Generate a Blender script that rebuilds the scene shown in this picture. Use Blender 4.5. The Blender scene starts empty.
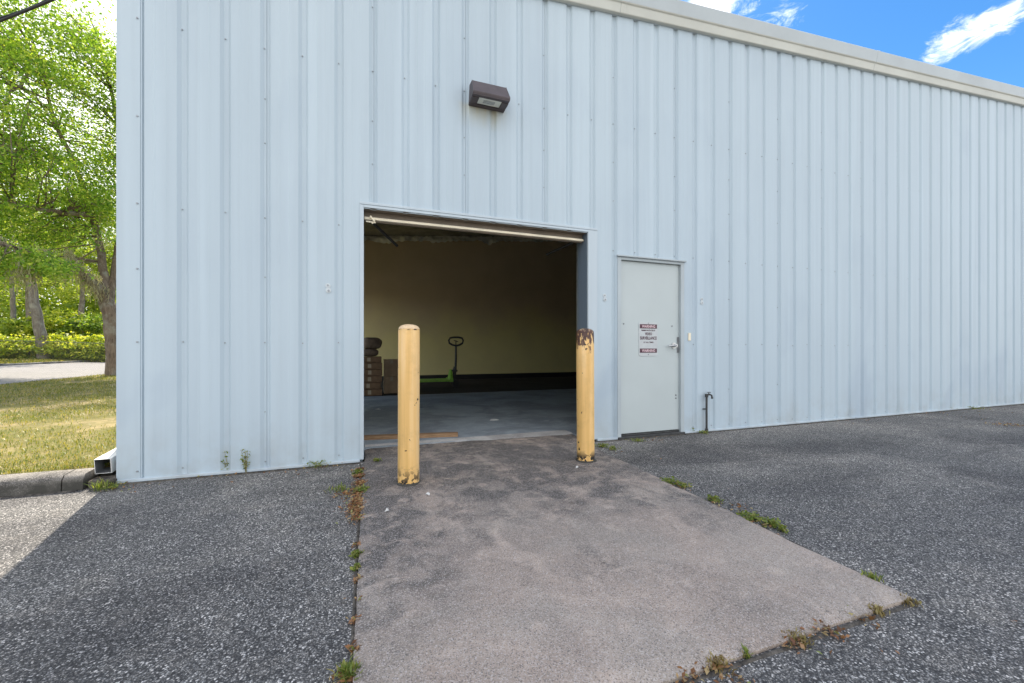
import bpy, math, random
import numpy as np
from mathutils import Vector, Matrix, noise as mnoise

random.seed(7)
RNG = np.random.default_rng(11)
scene = bpy.context.scene
COL = scene.collection
PI = math.pi

# ------------------------------------------------------------------ layout (metres)
F, TH, HOR, CAMH = 405.0, math.radians(19.69), 349.0, 1.092
D = 4.164                       # plane of the front wall, y
ST, CT = math.sin(TH), math.cos(TH)


def at(u, v, t):
    """a point t metres deep in front of the camera that is seen at pixel u, v"""
    xr = (u - 512) / F
    return Vector((t * (ST + xr * CT), t * (CT - xr * ST), CAMH - (v - HOR) / F * t))


def gnd(u, v, z=0.0):
    t = (CAMH - z) * F / (v - HOR)
    p = at(u, v, t)
    return Vector((p.x, p.y, z))


# ------------------------------------------------------------------ node helpers
class Mat:
    def __init__(s, name):
        s.m = bpy.data.materials.new(name)
        s.m.use_nodes = True
        s.nt = s.m.node_tree
        s.b = s.nt.nodes['Principled BSDF']
        s.out = s.nt.nodes['Material Output']

    def n(s, typ, **kw):
        nd = s.nt.nodes.new('ShaderNode' + typ)
        for k, v in kw.items():
            if k in nd.inputs:
                s.set(nd.inputs[k], v)
            else:
                setattr(nd, k, v)
        return nd

    def set(s, sock, v):
        if isinstance(v, bpy.types.NodeSocket):
            s.nt.links.new(v, sock)
        elif isinstance(v, (tuple, list)) and len(v) == 3 and sock.type == 'RGBA':
            sock.default_value = (*v, 1)
        else:
            sock.default_value = v

    def coord(s, scale=(1, 1, 1), kind='Object'):
        c = s.n('TexCoord')
        mp = s.n('Mapping')
        mp.inputs['Scale'].default_value = scale
        s.nt.links.new(c.outputs[kind], mp.inputs['Vector'])
        return mp.outputs[0]

    def noise(s, vec, scale, detail=4, rough=.55, dist=0):
        nd = s.n('TexNoise', Scale=scale, Detail=detail, Roughness=rough, Distortion=dist)
        s.set(nd.inputs['Vector'], vec)
        return nd.outputs['Fac']

    def vor(s, vec, scale, feature='F1'):
        nd = s.n('TexVoronoi', Scale=scale, feature=feature)
        s.set(nd.inputs['Vector'], vec)
        return nd

    def ramp(s, fac, stops, interp='LINEAR'):
        nd = s.n('ValToRGB')
        cr = nd.color_ramp
        cr.interpolation = interp
        while len(cr.elements) < len(stops):
            cr.elements.new(.5)
        for e, (p, c) in zip(cr.elements, stops):
            e.position = p
            e.color = (c, c, c, 1) if isinstance(c, (int, float)) else (*c, 1)
        s.set(nd.inputs[0], fac)
        return nd.outputs[0]

    def mix(s, fac, a, b, blend='MIX'):
        nd = s.n('Mix', data_type='RGBA', blend_type=blend)
        for i, v in ((0, fac), (6, a), (7, b)):
            s.set(nd.inputs[i], v)
        return nd.outputs[2]

    def math(s, op, a, b=0.0, clamp=False):
        nd = s.n('Math', operation=op, use_clamp=clamp)
        s.set(nd.inputs[0], a)
        s.set(nd.inputs[1], b)
        return nd.outputs[0]

    def sep(s, vec):
        nd = s.n('SeparateXYZ')
        s.set(nd.inputs[0], vec)
        return nd.outputs

    def mr(s, v, a, b, c=0.0, d=1.0):
        nd = s.n('MapRange')
        for i, x in enumerate((v, a, b, c, d)):
            s.set(nd.inputs[i], x)
        return nd.outputs[0]

    def bump(s, h, strength=.3, dist=.01, prev=None):
        nd = s.n('Bump', Strength=strength, Distance=dist)
        s.set(nd.inputs['Height'], h)
        if prev is not None:
            s.set(nd.inputs['Normal'], prev)
        return nd.outputs[0]

    def base(s, c):
        s.set(s.b.inputs['Base Color'], c)
        return s

    def rough(s, r, spec=None):
        s.set(s.b.inputs['Roughness'], r)
        if spec is not None:
            s.b.inputs['Specular IOR Level'].default_value = spec
        return s

    def normal(s, nrm):
        s.set(s.b.inputs['Normal'], nrm)
        return s


M = {}


def simple(name, col, rough=.6, var=.15, scale=6, metal=0, spec=None, bump=0.1):
    a = Mat(name)
    v = a.coord()
    f = a.noise(v, scale, 6, .6)
    lo = tuple(c * (1 - var * 1.4) for c in col)
    hi = tuple(min(1, c * (1 + var)) for c in col)
    a.base(a.ramp(f, [(.3, lo), (.7, hi)])).rough(rough, spec)
    a.b.inputs['Metallic'].default_value = metal
    if bump:
        a.normal(a.bump(a.noise(v, scale * 12, 4), bump, .004))
    M[name] = a.m
    return a.m


# --- painted wall sheet
def wall_mat(name, col, streak=1.0):
    a = Mat(name)
    v = a.coord()
    vs = a.coord((7, 7, .28))
    st = a.noise(vs, 1.6, 5, .6)
    big = a.noise(v, .5, 3)
    fine = a.noise(v, 38, 5, .7)
    c = a.ramp(st, [(.25, tuple(x * (1 - .09 * streak) for x in col)), (.55, col), (.8, tuple(min(1, x * (1 + .05 * streak)) for x in col))])
    c = a.mix(a.mr(big, .35, .7, 0, .25), c, tuple(x * .86 for x in col))
    if name == 'wall_paint':
        pn = a.math('FLOOR', a.math('DIVIDE', a.math('ADD', a.sep(v)[0], 1.78), .9144))
        wn = a.n('TexWhiteNoise', noise_dimensions='1D')
        a.set(wn.inputs['W'], pn)
        c = a.mix(a.mr(wn.outputs[0], 0, 1, 0, .8), c, a.mix(1.0, c, (.94, .95, .965), 'MULTIPLY'))
    # grime thrown up on the lowest half metre, and scattered scuffs
    xyz = a.sep(v)
    low = a.mr(xyz[2], .02, .55, 1, 0)
    gr = a.math('MULTIPLY', low, a.mr(a.noise(v, 3.2, 6, .65), .42, .75, 0, .55))
    c = a.mix(gr, c, (.33, .33, .31))
    sc = a.mr(a.noise(a.coord((1, 1, .35)), 5, 7, .7, .6), .69, .76, 0, .25)
    c = a.mix(sc, c, (.42, .44, .45))
    sm = a.noise(a.coord((1.0, 1.0, .6)), 1.15, 3, .5, .4)
    c = a.mix(a.math('MULTIPLY', a.mr(sm, .56, .68, 0, .45), a.mr(xyz[2], .1, 2.2, 1, .35)), c, (.33, .405, .49))
    c = a.mix(a.mr(a.noise(a.coord((5, 5, .12)), 1.1, 2, .5), .54, .66, 0, .35), c, tuple(x * 1.1 for x in col))
    # old rust-brown bleed under the wall pack
    dx = a.mr(a.math('ABSOLUTE', a.math('SUBTRACT', xyz[0], 1.17)), .12, .3, 1, 0)
    dz = a.math('MULTIPLY', a.mr(xyz[2], 3.66, 3.42, 1, 0), a.mr(xyz[2], 3.70, 3.66, 0, 1))
    stn = a.math('MULTIPLY', a.math('MULTIPLY', dx, dz), a.mr(a.noise(a.coord((9, 9, 1.2)), 2.0, 4), .35, .7, .2, .8))
    c = a.mix(stn, c, (.52, .46, .27))
    a.base(c)
    a.rough(a.mr(fine, .3, .7, .42, .6), .4)
    nb = a.bump(a.noise(a.coord((1.3, 1.3, .5)), 1.4, 2), .25, .012)
    a.normal(a.bump(fine, .05, .002, nb))
    M[name] = a.m


wall_mat('wall_paint', (.475, .56, .615), .6)
wall_mat('trim_paint', (.50, .57, .615), .4)
wall_mat('jamb_shade', (.13, .17, .22), 1.0)  # trim colour darkened to carry the shade on the inward-facing return
simple('rake_upper', (.465, .51, .525), .5, .06, 1.2)
simple('rake_lower', (.56, .565, .51), .5, .08, 1.0)  # same trim, paler and creamier: light on the lower face put into the colour
simple('door_paint', (.475, .525, .525), .45, .035, 1.1, bump=.03)
simple('frame_paint', (.43, .48, .50), .5, .06, 2)
simple('steel_dark', (.06, .06, .06), .5, .3, 20, .3)
simple('steel_grey', (.22, .23, .24), .45, .25, 14, .5)
simple('chrome', (.55, .55, .55), .28, .1, 20, .9)
simple('screw_head', (.33, .35, .37), .4, .2, 30, .4)
simple('bronze_paint', (.075, .058, .062), .5, .15, 12)
simple('lamp_inside', (.03, .028, .028), .5, .2, 10)
simple('lamp_glass', (.78, .79, .72), .3, .1, 9)
simple('cream_steel', (.86, .77, .59), .5, .12, 5)
simple('brown_steel', (.23, .19, .15), .6, .15, 5)
simple('back_wall_paint', (.68, .60, .30), .75, .10, .55)
simple('insulation', (.32, .30, .27), .8, .35, 1.3, bump=.3)
simple('black_base', (.012, .012, .012), .6, .2, 5)
simple('liner', (.32, .31, .28), .7, .15, 1)
simple('roof_metal', (.55, .56, .55), .45, .1, .8)
simple('green_steel', (.22, .45, .05), .45, .15, 12)
simple('black_rubber', (.02, .02, .02), .6, .2, 20)
simple('cardboard', (.42, .30, .19), .85, .15, 5)
simple('cardboard_dark', (.20, .125, .07), .85, .2, 7)
simple('tape', (.40, .33, .22), .4, .1, 10)
simple('sack_paper', (.19, .14, .10), .9, .25, 9, bump=.5)
simple('white_vinyl', (.85, .83, .78), .5, .08, 6)
simple('white_paper', (.6, .6, .58), .8, .06, 20)
simple('sign_white', (.50, .525, .53), .4, .05, 12, bump=0)
simple('sign_dark', (.075, .022, .038), .5, .2, 25, bump=0)
simple('sign_pink', (.70, .52, .54), .5, .1, 25, bump=0)
simple('galvanised', (.50, .51, .51), .45, .2, 30, .5)
simple('old_wire', (.13, .13, .12), .7, .25, 9)
simple('cable_black', (.02, .02, .022), .6, .2, 8)
simple('downspout_paint', (.70, .69, .66), .5, .12, 7)
simple('pale_caulk', (.58, .63, .65), .7, .05, 30)


def wood(name, a1, a2):
    a = Mat(name)
    v = a.coord((2, 40, 40))
    f = a.noise(v, 1.5, 6, .6, .4)
    a.base(a.ramp(f, [(.3, a1), (.7, a2)])).rough(.8)
    a.normal(a.bump(f, .3, .003))
    M[name] = a.m


wood('plank_wood', (.20, .115, .055), (.36, .22, .12))


a = Mat('back_wall_paint')
v = a.coord()
zz = a.math('ADD', a.sep(v)[2], a.math('MULTIPLY', a.noise(v, .7, 3), 1.6))
c = a.mix(a.mr(zz, 2.3, 3.6), (.70, .62, .29), (.66, .53, .39))
a.base(a.mix(a.mr(a.noise(v, 1.4, 5), .4, .7, 0, .2), c, (.42, .36, .22))).rough(.75)
M['back_wall_paint'] = a.m


# --- bark
def bark(name, c1, c2, sc=(9, 9, 2)):
    a = Mat(name)
    v = a.coord(sc)
    f = a.noise(v, 1.6, 8, .7, .5)
    li = a.noise(a.coord(), 3.0, 5)
    c = a.ramp(f, [(.3, c1), (.68, c2)])
    c = a.mix(a.mr(li, .52, .68, 0, .55), c, (.34, .34, .28))
    a.base(c).rough(.95, .2)
    a.normal(a.bump(f, .9, .03))
    M[name] = a.m


bark('oak_bark', (.075, .055, .04), (.27, .21, .155))
bark('grey_bark', (.09, .075, .06), (.26, .23, .19))


# --- leaves : diffuse + translucent, hue varies from leaf to leaf
def leaf(name, stops, trans=.5, clump=.8, gloss=.35):
    a = Mat(name)
    g = a.n('NewGeometry')
    c = a.ramp(g.outputs['Random Per Island'], stops)
    big = a.noise(a.coord(), clump, 2)
    c = a.mix(a.mr(big, .35, .65, 0, .35), c, a.mix(1.0, c, (.75, .85, .55), 'MULTIPLY'))
    d = a.n('BsdfPrincipled', Roughness=.5)
    d.inputs['Specular IOR Level'].default_value = gloss
    a.set(d.inputs['Base Color'], c)
    t = a.n('BsdfTranslucent')
    a.set(t.inputs['Color'], a.mix(1.0, c, (1.9, 1.75, .8), 'MULTIPLY'))
    mx = a.n('MixShader')
    mx.inputs[0].default_value = trans
    a.nt.links.new(d.outputs[0], mx.inputs[1])
    a.nt.links.new(t.outputs[0], mx.inputs[2])
    a.nt.links.new(mx.outputs[0], a.out.inputs['Surface'])
    M[name] = a.m


leaf('oak_leaf', [(0, (.075, .16, .018)), (.4, (.17, .30, .035)), (.8, (.29, .41, .06)), (1, (.42, .46, .13))])
leaf('far_leaf', [(0, (.13, .21, .03)), (.5, (.25, .34, .05)), (1, (.38, .43, .10))])
leaf('hedge_leaf', [(0, (.10, .17, .02)), (.4, (.27, .35, .035)), (.8, (.46, .49, .06)), (1, (.54, .53, .14))])
leaf('shrub_leaf', [(0, (.06, .12, .02)), (.5, (.15, .25, .04)), (1, (.26, .34, .06))])
leaf('weed_leaf', [(0, (.09, .14, .03)), (.5, (.19, .24, .05)), (.85, (.30, .32, .09)), (1, (.34, .26, .12))], .35, 5)
leaf('dry_blade', [(0, (.16, .11, .05)), (.5, (.28, .21, .09)), (1, (.34, .29, .13))], .3, 5)
leaf('dead_leaf', [(0, (.12, .06, .03)), (.35, (.27, .12, .055)), (.7, (.40, .22, .11)), (.88, (.46, .34, .19)), (1, (.20, .25, .06))], .2, 5)
leaf('grass_blade', [(0, (.085, .125, .016)), (.4, (.16, .185, .030)), (.72, (.27, .24, .06)), (1, (.40, .33, .13))], .3, .6)
leaf('moss_strand', [(0, (.20, .19, .15)), (.6, (.36, .34, .27)), (1, (.48, .45, .36))], .4, 2)


# --- asphalt
def asphalt():
    a = Mat('asphalt')
    v = a.coord()
    wob = a.n('VectorMath', operation='ADD')
    a.set(wob.inputs[0], v)
    nz = a.n('TexNoise', Scale=60.0, Detail=2.0)
    a.set(nz.inputs['Vector'], v)
    sc = a.n('VectorMath', operation='SCALE')
    a.set(sc.inputs[0], nz.outputs['Color'])
    sc.inputs['Scale'].default_value = .012
    a.set(wob.inputs[1], sc.outputs[0])
    w = wob.outputs[0]
    v1 = a.vor(w, 150)
    v2 = a.vor(w, 260)
    r1 = a.sep(v1.outputs['Color'])[0]
    r2 = a.sep(v2.outputs['Color'])[1]
    chip = a.ramp(r1, [(0, (.05, .05, .05)), (.40, (.10, .10, .10)), (.66, (.18, .18, .178)), (.82, (.36, .355, .35)), (1, (.72, .70, .68))])
    small = a.ramp(r2, [(0, (.05, .05, .05)), (.5, (.12, .12, .12)), (.8, (.25, .245, .24)), (1, (.55, .53, .51))])
    worn = a.noise(v, 14, 4, .6)
    c = a.mix(a.mr(worn, .44, .60, 0, .8), chip, small)
    gap = a.mr(v1.outputs['Distance'], .35, .65, 0, .75)
    c = a.mix(gap, c, (.030, .030, .033))
    # dust and traffic wear, metres wide
    big = a.noise(v, .55, 5, .6, .6)
    c = a.mix(a.mr(big, .46, .60, 0, .85), c, a.mix(1.0, c, (1.5, 1.47, 1.42), 'MULTIPLY'))
    dk = a.noise(a.coord((.5, 1.2, 1)), .8, 4, .6, .8)
    c = a.mix(a.mr(dk, .50, .62, 0, .8), c, a.mix(1.0, c, (.58, .58, .60), 'MULTIPLY'))
    mid = a.noise(v, 3.5, 5, .65)
    c = a.mix(a.mr(mid, .52, .70, 0, .8), c, a.mix(1.0, c, (1.28, 1.25, 1.2), 'MULTIPLY'))
    c = a.mix(1.0, c, (1.17, 1.13, 1.07), 'MULTIPLY')
    a.base(c).rough(.85, .25)
    b1 = a.bump(v1.outputs['Distance'], .38, .008)
    b1.node.invert = True
    b2 = a.bump(v2.outputs['Distance'], .35, .005, b1)
    b2.node.invert = True
    a.normal(a.bump(mid, .3, .02, b2))
    M['asphalt'] = a.m


asphalt()


# --- concrete of the apron
def concrete(name, light, dark, stain_y=None, speck=1.0, stain=.95):
    a = Mat(name)
    v = a.coord()
    xyz = a.sep(v)
    n1 = a.noise(v, 1.1, 6, .62, .7)
    n2 = a.noise(v, 4.3, 7, .68, .4)
    n3 = a.noise(v, 26, 5, .7)
    c = a.ramp(n2, [(.28, tuple(x * .80 for x in light)), (.5, light), (.75, tuple(min(1, x * 1.15) for x in light))])
    if stain_y:
        c = a.mix(a.mr(a.noise(v, 1.7, 4, .6, .5), .42, .58, 0, .8), c, a.mix(1.0, c, (.92, .98, 1.0), 'MULTIPLY'))
        c = a.mix(a.mr(a.noise(a.coord((1, 1, 3)), 2.6, 5, .65, .8), .52, .66, 0, .7), c, a.mix(1.0, c, (1.34, 1.32, 1.3), 'MULTIPLY'))
    m = a.mr(n1, .43, .58)
    if stain_y:
        g = a.mr(xyz[1], stain_y[0], stain_y[1])
        m = a.math('ADD', a.math('MULTIPLY', m, a.mr(g, 0, 1, .36, .6)), a.math('MULTIPLY', g, 1.0))
        m = a.math('MULTIPLY', m, a.mr(n2, .42, .58, .45, 1.2), True)
        n4 = a.noise(a.coord((1.5, .8, 1)), 2.1, 8, .7, .35)
        m = a.math('SUBTRACT', m, a.math('MULTIPLY', a.mr(n4, .52, .64), .65), True)
        # the left edge of the slab is greyer
        e = a.math('MULTIPLY', a.mr(xyz[0], .0, .55, .5, 0), a.mr(n2, .35, .6))
        m = a.math('ADD', m, e, True)
    m = a.math('MULTIPLY', m, stain, True)
    c = a.mix(m, c, dark)
    # pale scuffs, tyre-dragged
    sf = a.noise(a.coord((1.0, 2.2, 1)), 4.2, 8, .74, .5)
    c = a.mix(a.mr(sf, .56, .64, 0, .6), c, tuple(min(1, x * 1.25) for x in light))
    bl = a.vor(v, 3.1)
    bm = a.math('MULTIPLY', a.mr(bl.outputs['Distance'], .10, .16, 1, 0), a.mr(a.sep(bl.outputs['Color'])[0], .62, .65, 0, .6))
    bm = a.math('MULTIPLY', bm, a.mr(n3, .3, .6, .3, 1))
    c = a.mix(bm, c, tuple(min(1, x * 1.35) for x in light))
    # exposed sand and pebbles
    sp = a.vor(v, 270)
    r = a.sep(sp.outputs['Color'])
    c = a.mix(a.mr(r[0], .62, .92, 0, .6 * speck), c, (.58, .52, .48))
    c = a.mix(a.mr(r[1], .72, .95, 0, .65 * speck), c, (.075, .07, .068))
    c = a.mix(a.mr(n3, .55, .8, 0, .35), c, tuple(x * .45 for x in light))
    # hairline cracks
    ck = a.n('TexVoronoi', Scale=.9, feature='DISTANCE_TO_EDGE')
    wv = a.n('VectorMath', operation='ADD')
    nn = a.n('TexNoise', Scale=3.0, Detail=5.0)
    a.set(nn.inputs['Vector'], v)
    s2 = a.n('VectorMath', operation='SCALE')
    s2.inputs['Scale'].default_value = .5
    a.set(s2.inputs[0], nn.outputs['Color'])
    a.set(wv.inputs[0], v)
    a.set(wv.inputs[1], s2.outputs[0])
    a.set(ck.inputs['Vector'], wv.outputs[0])
    cm = a.math('MULTIPLY', a.mr(ck.outputs['Distance'], .0, .0035, .5, 0), a.mr(n1, .45, .6, 0, 1))
    c = a.mix(cm, c, (.05, .048, .045))
    if name == 'kerb_concrete':                       # shade of the front face painted in low down, with mossy splash dirt
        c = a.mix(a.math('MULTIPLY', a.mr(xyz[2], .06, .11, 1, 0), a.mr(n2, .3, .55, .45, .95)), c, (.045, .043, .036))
    a.base(c).rough(.86, .3)
    b = a.bump(sp.outputs['Distance'], .22, .004)
    a.normal(a.bump(n3, .35, .008, b))
    M[name] = a.m


concrete('apron_concrete', (.41, .325, .262), (.072, .066, .061), (.45, 2.2))
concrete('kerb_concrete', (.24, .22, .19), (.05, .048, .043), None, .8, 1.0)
concrete('floor_concrete', (.31, .36, .40), (.18, .21, .24), None, .3, .8)
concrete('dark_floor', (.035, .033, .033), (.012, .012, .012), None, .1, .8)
concrete('road_surface', (.20, .19, .185), (.15, .145, .14), None, .8, .5)
concrete('sill_concrete', (.58, .57, .55), (.20, .19, .18), None, .8, .7)


def lawn_mat():
    a = Mat('lawn_soil')
    v = a.coord()
    n1 = a.noise(v, .9, 6, .65, .5)
    n2 = a.noise(v, 9, 6, .7)
    c = a.ramp(n1, [(.40, (.12, .13, .03)), (.52, (.22, .19, .075)), (.62, (.34, .27, .14))])
    c = a.mix(a.mr(n2, .4, .65, 0, .65), c, (.12, .11, .045))
    a.base(c).rough(.95, .1)
    a.normal(a.bump(n2, .8, .03))
    M['lawn_soil'] = a.m
    b = Mat('dirt')
    v = b.coord()
    b.base(b.ramp(b.noise(v, 20, 6, .7), [(.35, (.035, .032, .03)), (.65, (.17, .15, .125))])).rough(.95, .1)
    b.normal(b.bump(b.noise(v, 70, 4), .8, .01))
    M['dirt'] = b.m


lawn_mat()


# --- bollard paint: yellow over black primer, chipped
def bollard_mat(name, top_rust, foot, speck, seed):
    a = Mat(name)
    v = a.coord()
    xyz = a.sep(v)
    off = a.n('VectorMath', operation='ADD')
    a.set(off.inputs[0], v)
    off.inputs[1].default_value = (seed, seed * .7, 0)
    w = off.outputs[0]
    ver = a.noise(a.coord((14, 14, .5)), 1.3, 4, .6)
    c = a.ramp(ver, [(.36, (.68, .41, .13)), (.5, (.79, .49, .18)), (.66, (.84, .57, .27))])
    dirt = a.noise(w, 7, 6, .7)
    c = a.mix(a.mr(dirt, .5, .75, 0, .35), c, (.42, .27, .10))
    # faded, whiter dome
    c = a.mix(a.mr(xyz[2], 1.225, 1.235, 0, .55), c, (.70, .56, .42))
    edge = a.math('ADD', xyz[2], a.math('MULTIPLY', a.math('SUBTRACT', a.noise(a.coord((22, 22, 6)), 1.5, 5, .75), .5), .62))
    rust = a.ramp(a.noise(w, 18, 5, .7), [(.3, (.035, .018, .014)), (.7, (.13, .055, .035))])
    if top_rust:
        m = a.math('MULTIPLY', a.mr(edge, 1.135, 1.145), a.mr(edge, 1.300, 1.285))
        c = a.mix(m, c, rust)
        hi = a.mr(a.noise(w, 13, 3, .5), .60, .61, 0, .9)
        c = a.mix(a.math('MULTIPLY', hi, a.mr(xyz[2], 1.02, 1.1)), c, rust)
    else:
        rim = a.math('MULTIPLY', a.mr(a.math('ABSOLUTE', a.math('SUBTRACT', xyz[2], 1.226)), .004, .006, 1, 0), a.mr(a.noise(w, 26, 3), .5, .53))
        c = a.mix(rim, c, (.04, .025, .02))
    fm = a.math('MULTIPLY', a.mr(xyz[2], foot[0], foot[1], 0, 1), a.mr(a.noise(w, foot[2], 4, .6), foot[3], foot[3] + .015))
    c = a.mix(fm, c, (.022, .018, .016))
    sp = a.mr(a.noise(w, speck[0], 2, .5), speck[1], speck[1] + .012)
    c = a.mix(sp, c, (.05, .03, .02))
    a.base(c).rough(a.mr(dirt, .3, .7, .38, .6), .45)
    a.normal(a.bump(dirt, .12, .006))
    M[name] = a.m


bollard_mat('bollard_worn_base', False, (.16, .03, 26, .50), (23, .735), 3.1)
bollard_mat('bollard_rusted', True, (.12, .05, 9, .46), (19, .68), 8.4)


# ------------------------------------------------------------------ mesh helpers
class MB:
    def __init__(s):
        s.v, s.f, s.m = [], [], []

    def add(s, vs, fs, mi=0):
        o = len(s.v)
        s.v += [tuple(p) for p in vs]
        s.f += [tuple(i + o for i in q) for q in fs]
        s.m += [mi] * len(fs)

    def box(s, x0, x1, y0, y1, z0, z1, mi=0):
        vs = [(x, y, z) for z in (z0, z1) for y in (y0, y1) for x in (x0, x1)]
        s.add(vs, [(0, 2, 3, 1), (4, 5, 7, 6), (0, 1, 5, 4), (2, 6, 7, 3), (0, 4, 6, 2), (1, 3, 7, 5)], mi)
        return s

    def rbox(s, c, size, rz=0, mi=0, tilt=None):
        """box about a centre, turned about z"""
        hx, hy, hz = (q / 2 for q in size)
        R = Matrix.Rotation(rz, 3, 'Z')
        if tilt:
            R = R @ Matrix.Rotation(tilt[1], 3, tilt[0])
        vs = [Vector(c) + R @ Vector((x, y, z)) for z in (-hz, hz) for y in (-hy, hy) for x in (-hx, hx)]
        s.add(vs, [(0, 2, 3, 1), (4, 5, 7, 6), (0, 1, 5, 4), (2, 6, 7, 3), (0, 4, 6, 2), (1, 3, 7, 5)], mi)
        return s

    def tube(s, pts, rad, n=8, mi=0, cap=True):
        pts = [Vector(p) for p in pts]
        if not hasattr(rad, '__len__'):
            rad = [rad] * len(pts)
        up = Vector((0.13, .21, .97))
        rings = []
        for i, p in enumerate(pts):
            d = (pts[min(i + 1, len(pts) - 1)] - pts[max(i - 1, 0)]).normalized()
            a = d.cross(up)
            if a.length < .05:
                a = d.cross(Vector((1, 0, 0)))
            a.normalize()
            b = d.cross(a)
            rings.append([p + (a * math.cos(2 * PI * k / n) + b * math.sin(2 * PI * k / n)) * rad[i] for k in range(n)])
        vs = [q for r in rings for q in r]
        fs = []
        for i in range(len(pts) - 1):
            for k in range(n):
                fs.append((i * n + k, i * n + (k + 1) % n, (i + 1) * n + (k + 1) % n, (i + 1) * n + k))
        if cap:
            fs.append(tuple(range(n))[::-1])
            fs.append(tuple((len(pts) - 1) * n + k for k in range(n)))
        s.add(vs, fs, mi)
        return s

    def lathe(s, prof, c=(0, 0, 0), n=24, mi=0):
        vs, fs = [], []
        for r, z in prof:
            for k in range(n):
                vs.append((c[0] + r * math.cos(2 * PI * k / n), c[1] + r * math.sin(2 * PI * k / n), c[2] + z))
        for i in range(len(prof) - 1):
            for k in range(n):
                fs.append((i * n + k, i * n + (k + 1) % n, (i + 1) * n + (k + 1) % n, (i + 1) * n + k))
        fs.append(tuple(range(n))[::-1])
        fs.append(tuple((len(prof) - 1) * n + k for k in range(n)))
        s.add(vs, fs, mi)
        return s

    def disc(s, c, r, h, axis='y', n=14, mi=0):
        """short cylinder along an axis, starting at c"""
        d = {'x': Vector((1, 0, 0)), 'y': Vector((0, 1, 0)), 'z': Vector((0, 0, 1))}[axis]
        return s.tube([Vector(c), Vector(c) + d * h], r, n, mi)

    def extrude_x(s, prof, x0, x1, dz=0.0, mis=None, close=True):
        """profile of (y, z) swept from x0 to x1, climbing dz per metre"""
        n = len(prof)
        vs = [(x0, y, z + dz * x0) for y, z in prof] + [(x1, y, z + dz * x1) for y, z in prof]
        o = len(s.v)
        s.v += vs
        rng = range(n) if close else range(n - 1)
        for i in rng:
            j = (i + 1) % n
            s.f.append((o + i, o + j, o + n + j, o + n + i))
            s.m.append(mis[i] if mis else 0)
        if close:
            s.f.append(tuple(o + i for i in range(n))[::-1])
            s.f.append(tuple(o + n + i for i in range(n)))
            s.m += [0, 0]
        return s

    def build(s, name, mats, parent=None, loc=None, smooth=False, bevel=0, autosmooth=None):
        if not isinstance(mats, (list, tuple)):
            mats = [mats]
        me = bpy.data.meshes.new(name)
        if parent is not None:
            o = world_loc(parent)
        else:
            o = Vector(loc or (0, 0, 0))
        me.from_pydata([(x - o.x, y - o.y, z - o.z) for x, y, z in s.v], [], s.f)
        for k in mats:
            me.materials.append(M[k])
        me.polygons.foreach_set('material_index', s.m)
        if smooth:
            me.polygons.foreach_set('use_smooth', [True] * len(s.f))
        me.update()
        ob = bpy.data.objects.new(name, me)
        COL.objects.link(ob)
        if parent is not None:
            ob.parent = parent
        else:
            ob.location = o
        if bevel:
            b = ob.modifiers.new('edge', 'BEVEL')
            b.width = bevel
            b.segments = 2
            b.limit_method = 'ANGLE'
        if autosmooth:
            me.polygons.foreach_set('use_smooth', [True] * len(s.f))
            me.set_sharp_from_angle(angle=autosmooth)
        return ob


def world_loc(o):
    p = Vector((0, 0, 0))
    while o:
        p += o.location
        o = o.parent
    return p


def tag(o, label=None, cat=None, group=None, kind=None):
    if label: o['label'] = label
    if cat: o['category'] = cat
    if group: o['group'] = group
    if kind: o['kind'] = kind
    return o


def thing(name, label, cat, loc, group=None):
    o = bpy.data.objects.new(name, None)
    o.empty_display_size = .2
    COL.objects.link(o)
    o.location = loc
    return tag(o, label, cat, group)


def quads_mesh(name, P, mat, parent=None, loc=(0, 0, 0)):
    """P: (n, 4, 3) corner points of n loose leaves"""
    o = np.array(world_loc(parent) if parent is not None else loc)
    n = len(P)
    me = bpy.data.meshes.new(name)
    me.vertices.add(n * 4)
    me.vertices.foreach_set('co', (P - o).reshape(-1).astype(np.float32))
    me.loops.add(n * 4)
    me.loops.foreach_set('vertex_index', np.arange(n * 4, dtype=np.int32))
    me.polygons.add(n)
    me.polygons.foreach_set('loop_start', np.arange(0, n * 4, 4, dtype=np.int32))
    try:
        me.polygons.foreach_set('loop_total', np.full(n, 4, dtype=np.int32))
    except Exception:
        pass
    me.materials.append(M[mat])
    me.update(calc_edges=True)
    me.validate()
    ob = bpy.data.objects.new(name, me)
    COL.objects.link(ob)
    if parent is not None:
        ob.parent = parent
    else:
        ob.location = loc
    return ob


def unit(a):
    return a / np.maximum(np.linalg.norm(a, axis=1, keepdims=True), 1e-9)


def leaves(C, size, aspect=.5, flat=.5, size_var=.35):
    """random leaf-shaped quads about the centres C"""
    n = len(C)
    d = RNG.normal(size=(n, 3))
    d[:, 2] = d[:, 2] * (1 - flat) - .25
    d = unit(d)
    w = unit(np.cross(d, RNG.normal(size=(n, 3)) * np.array([.6, .6, 1]) + np.array([0, 0, flat * 1.5])))
    nn = np.cross(d, w)
    L = size * (1 + size_var * RNG.normal(size=(n, 1))).clip(.4, 2)
    W = L * aspect
    b = C - d * L * .5
    t = C + d * L * .5 + nn * L * .08
    return np.stack([b, C + w * W * .5 - nn * L * .05, t, C - w * W * .5 - nn * L * .05], 1)


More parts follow.
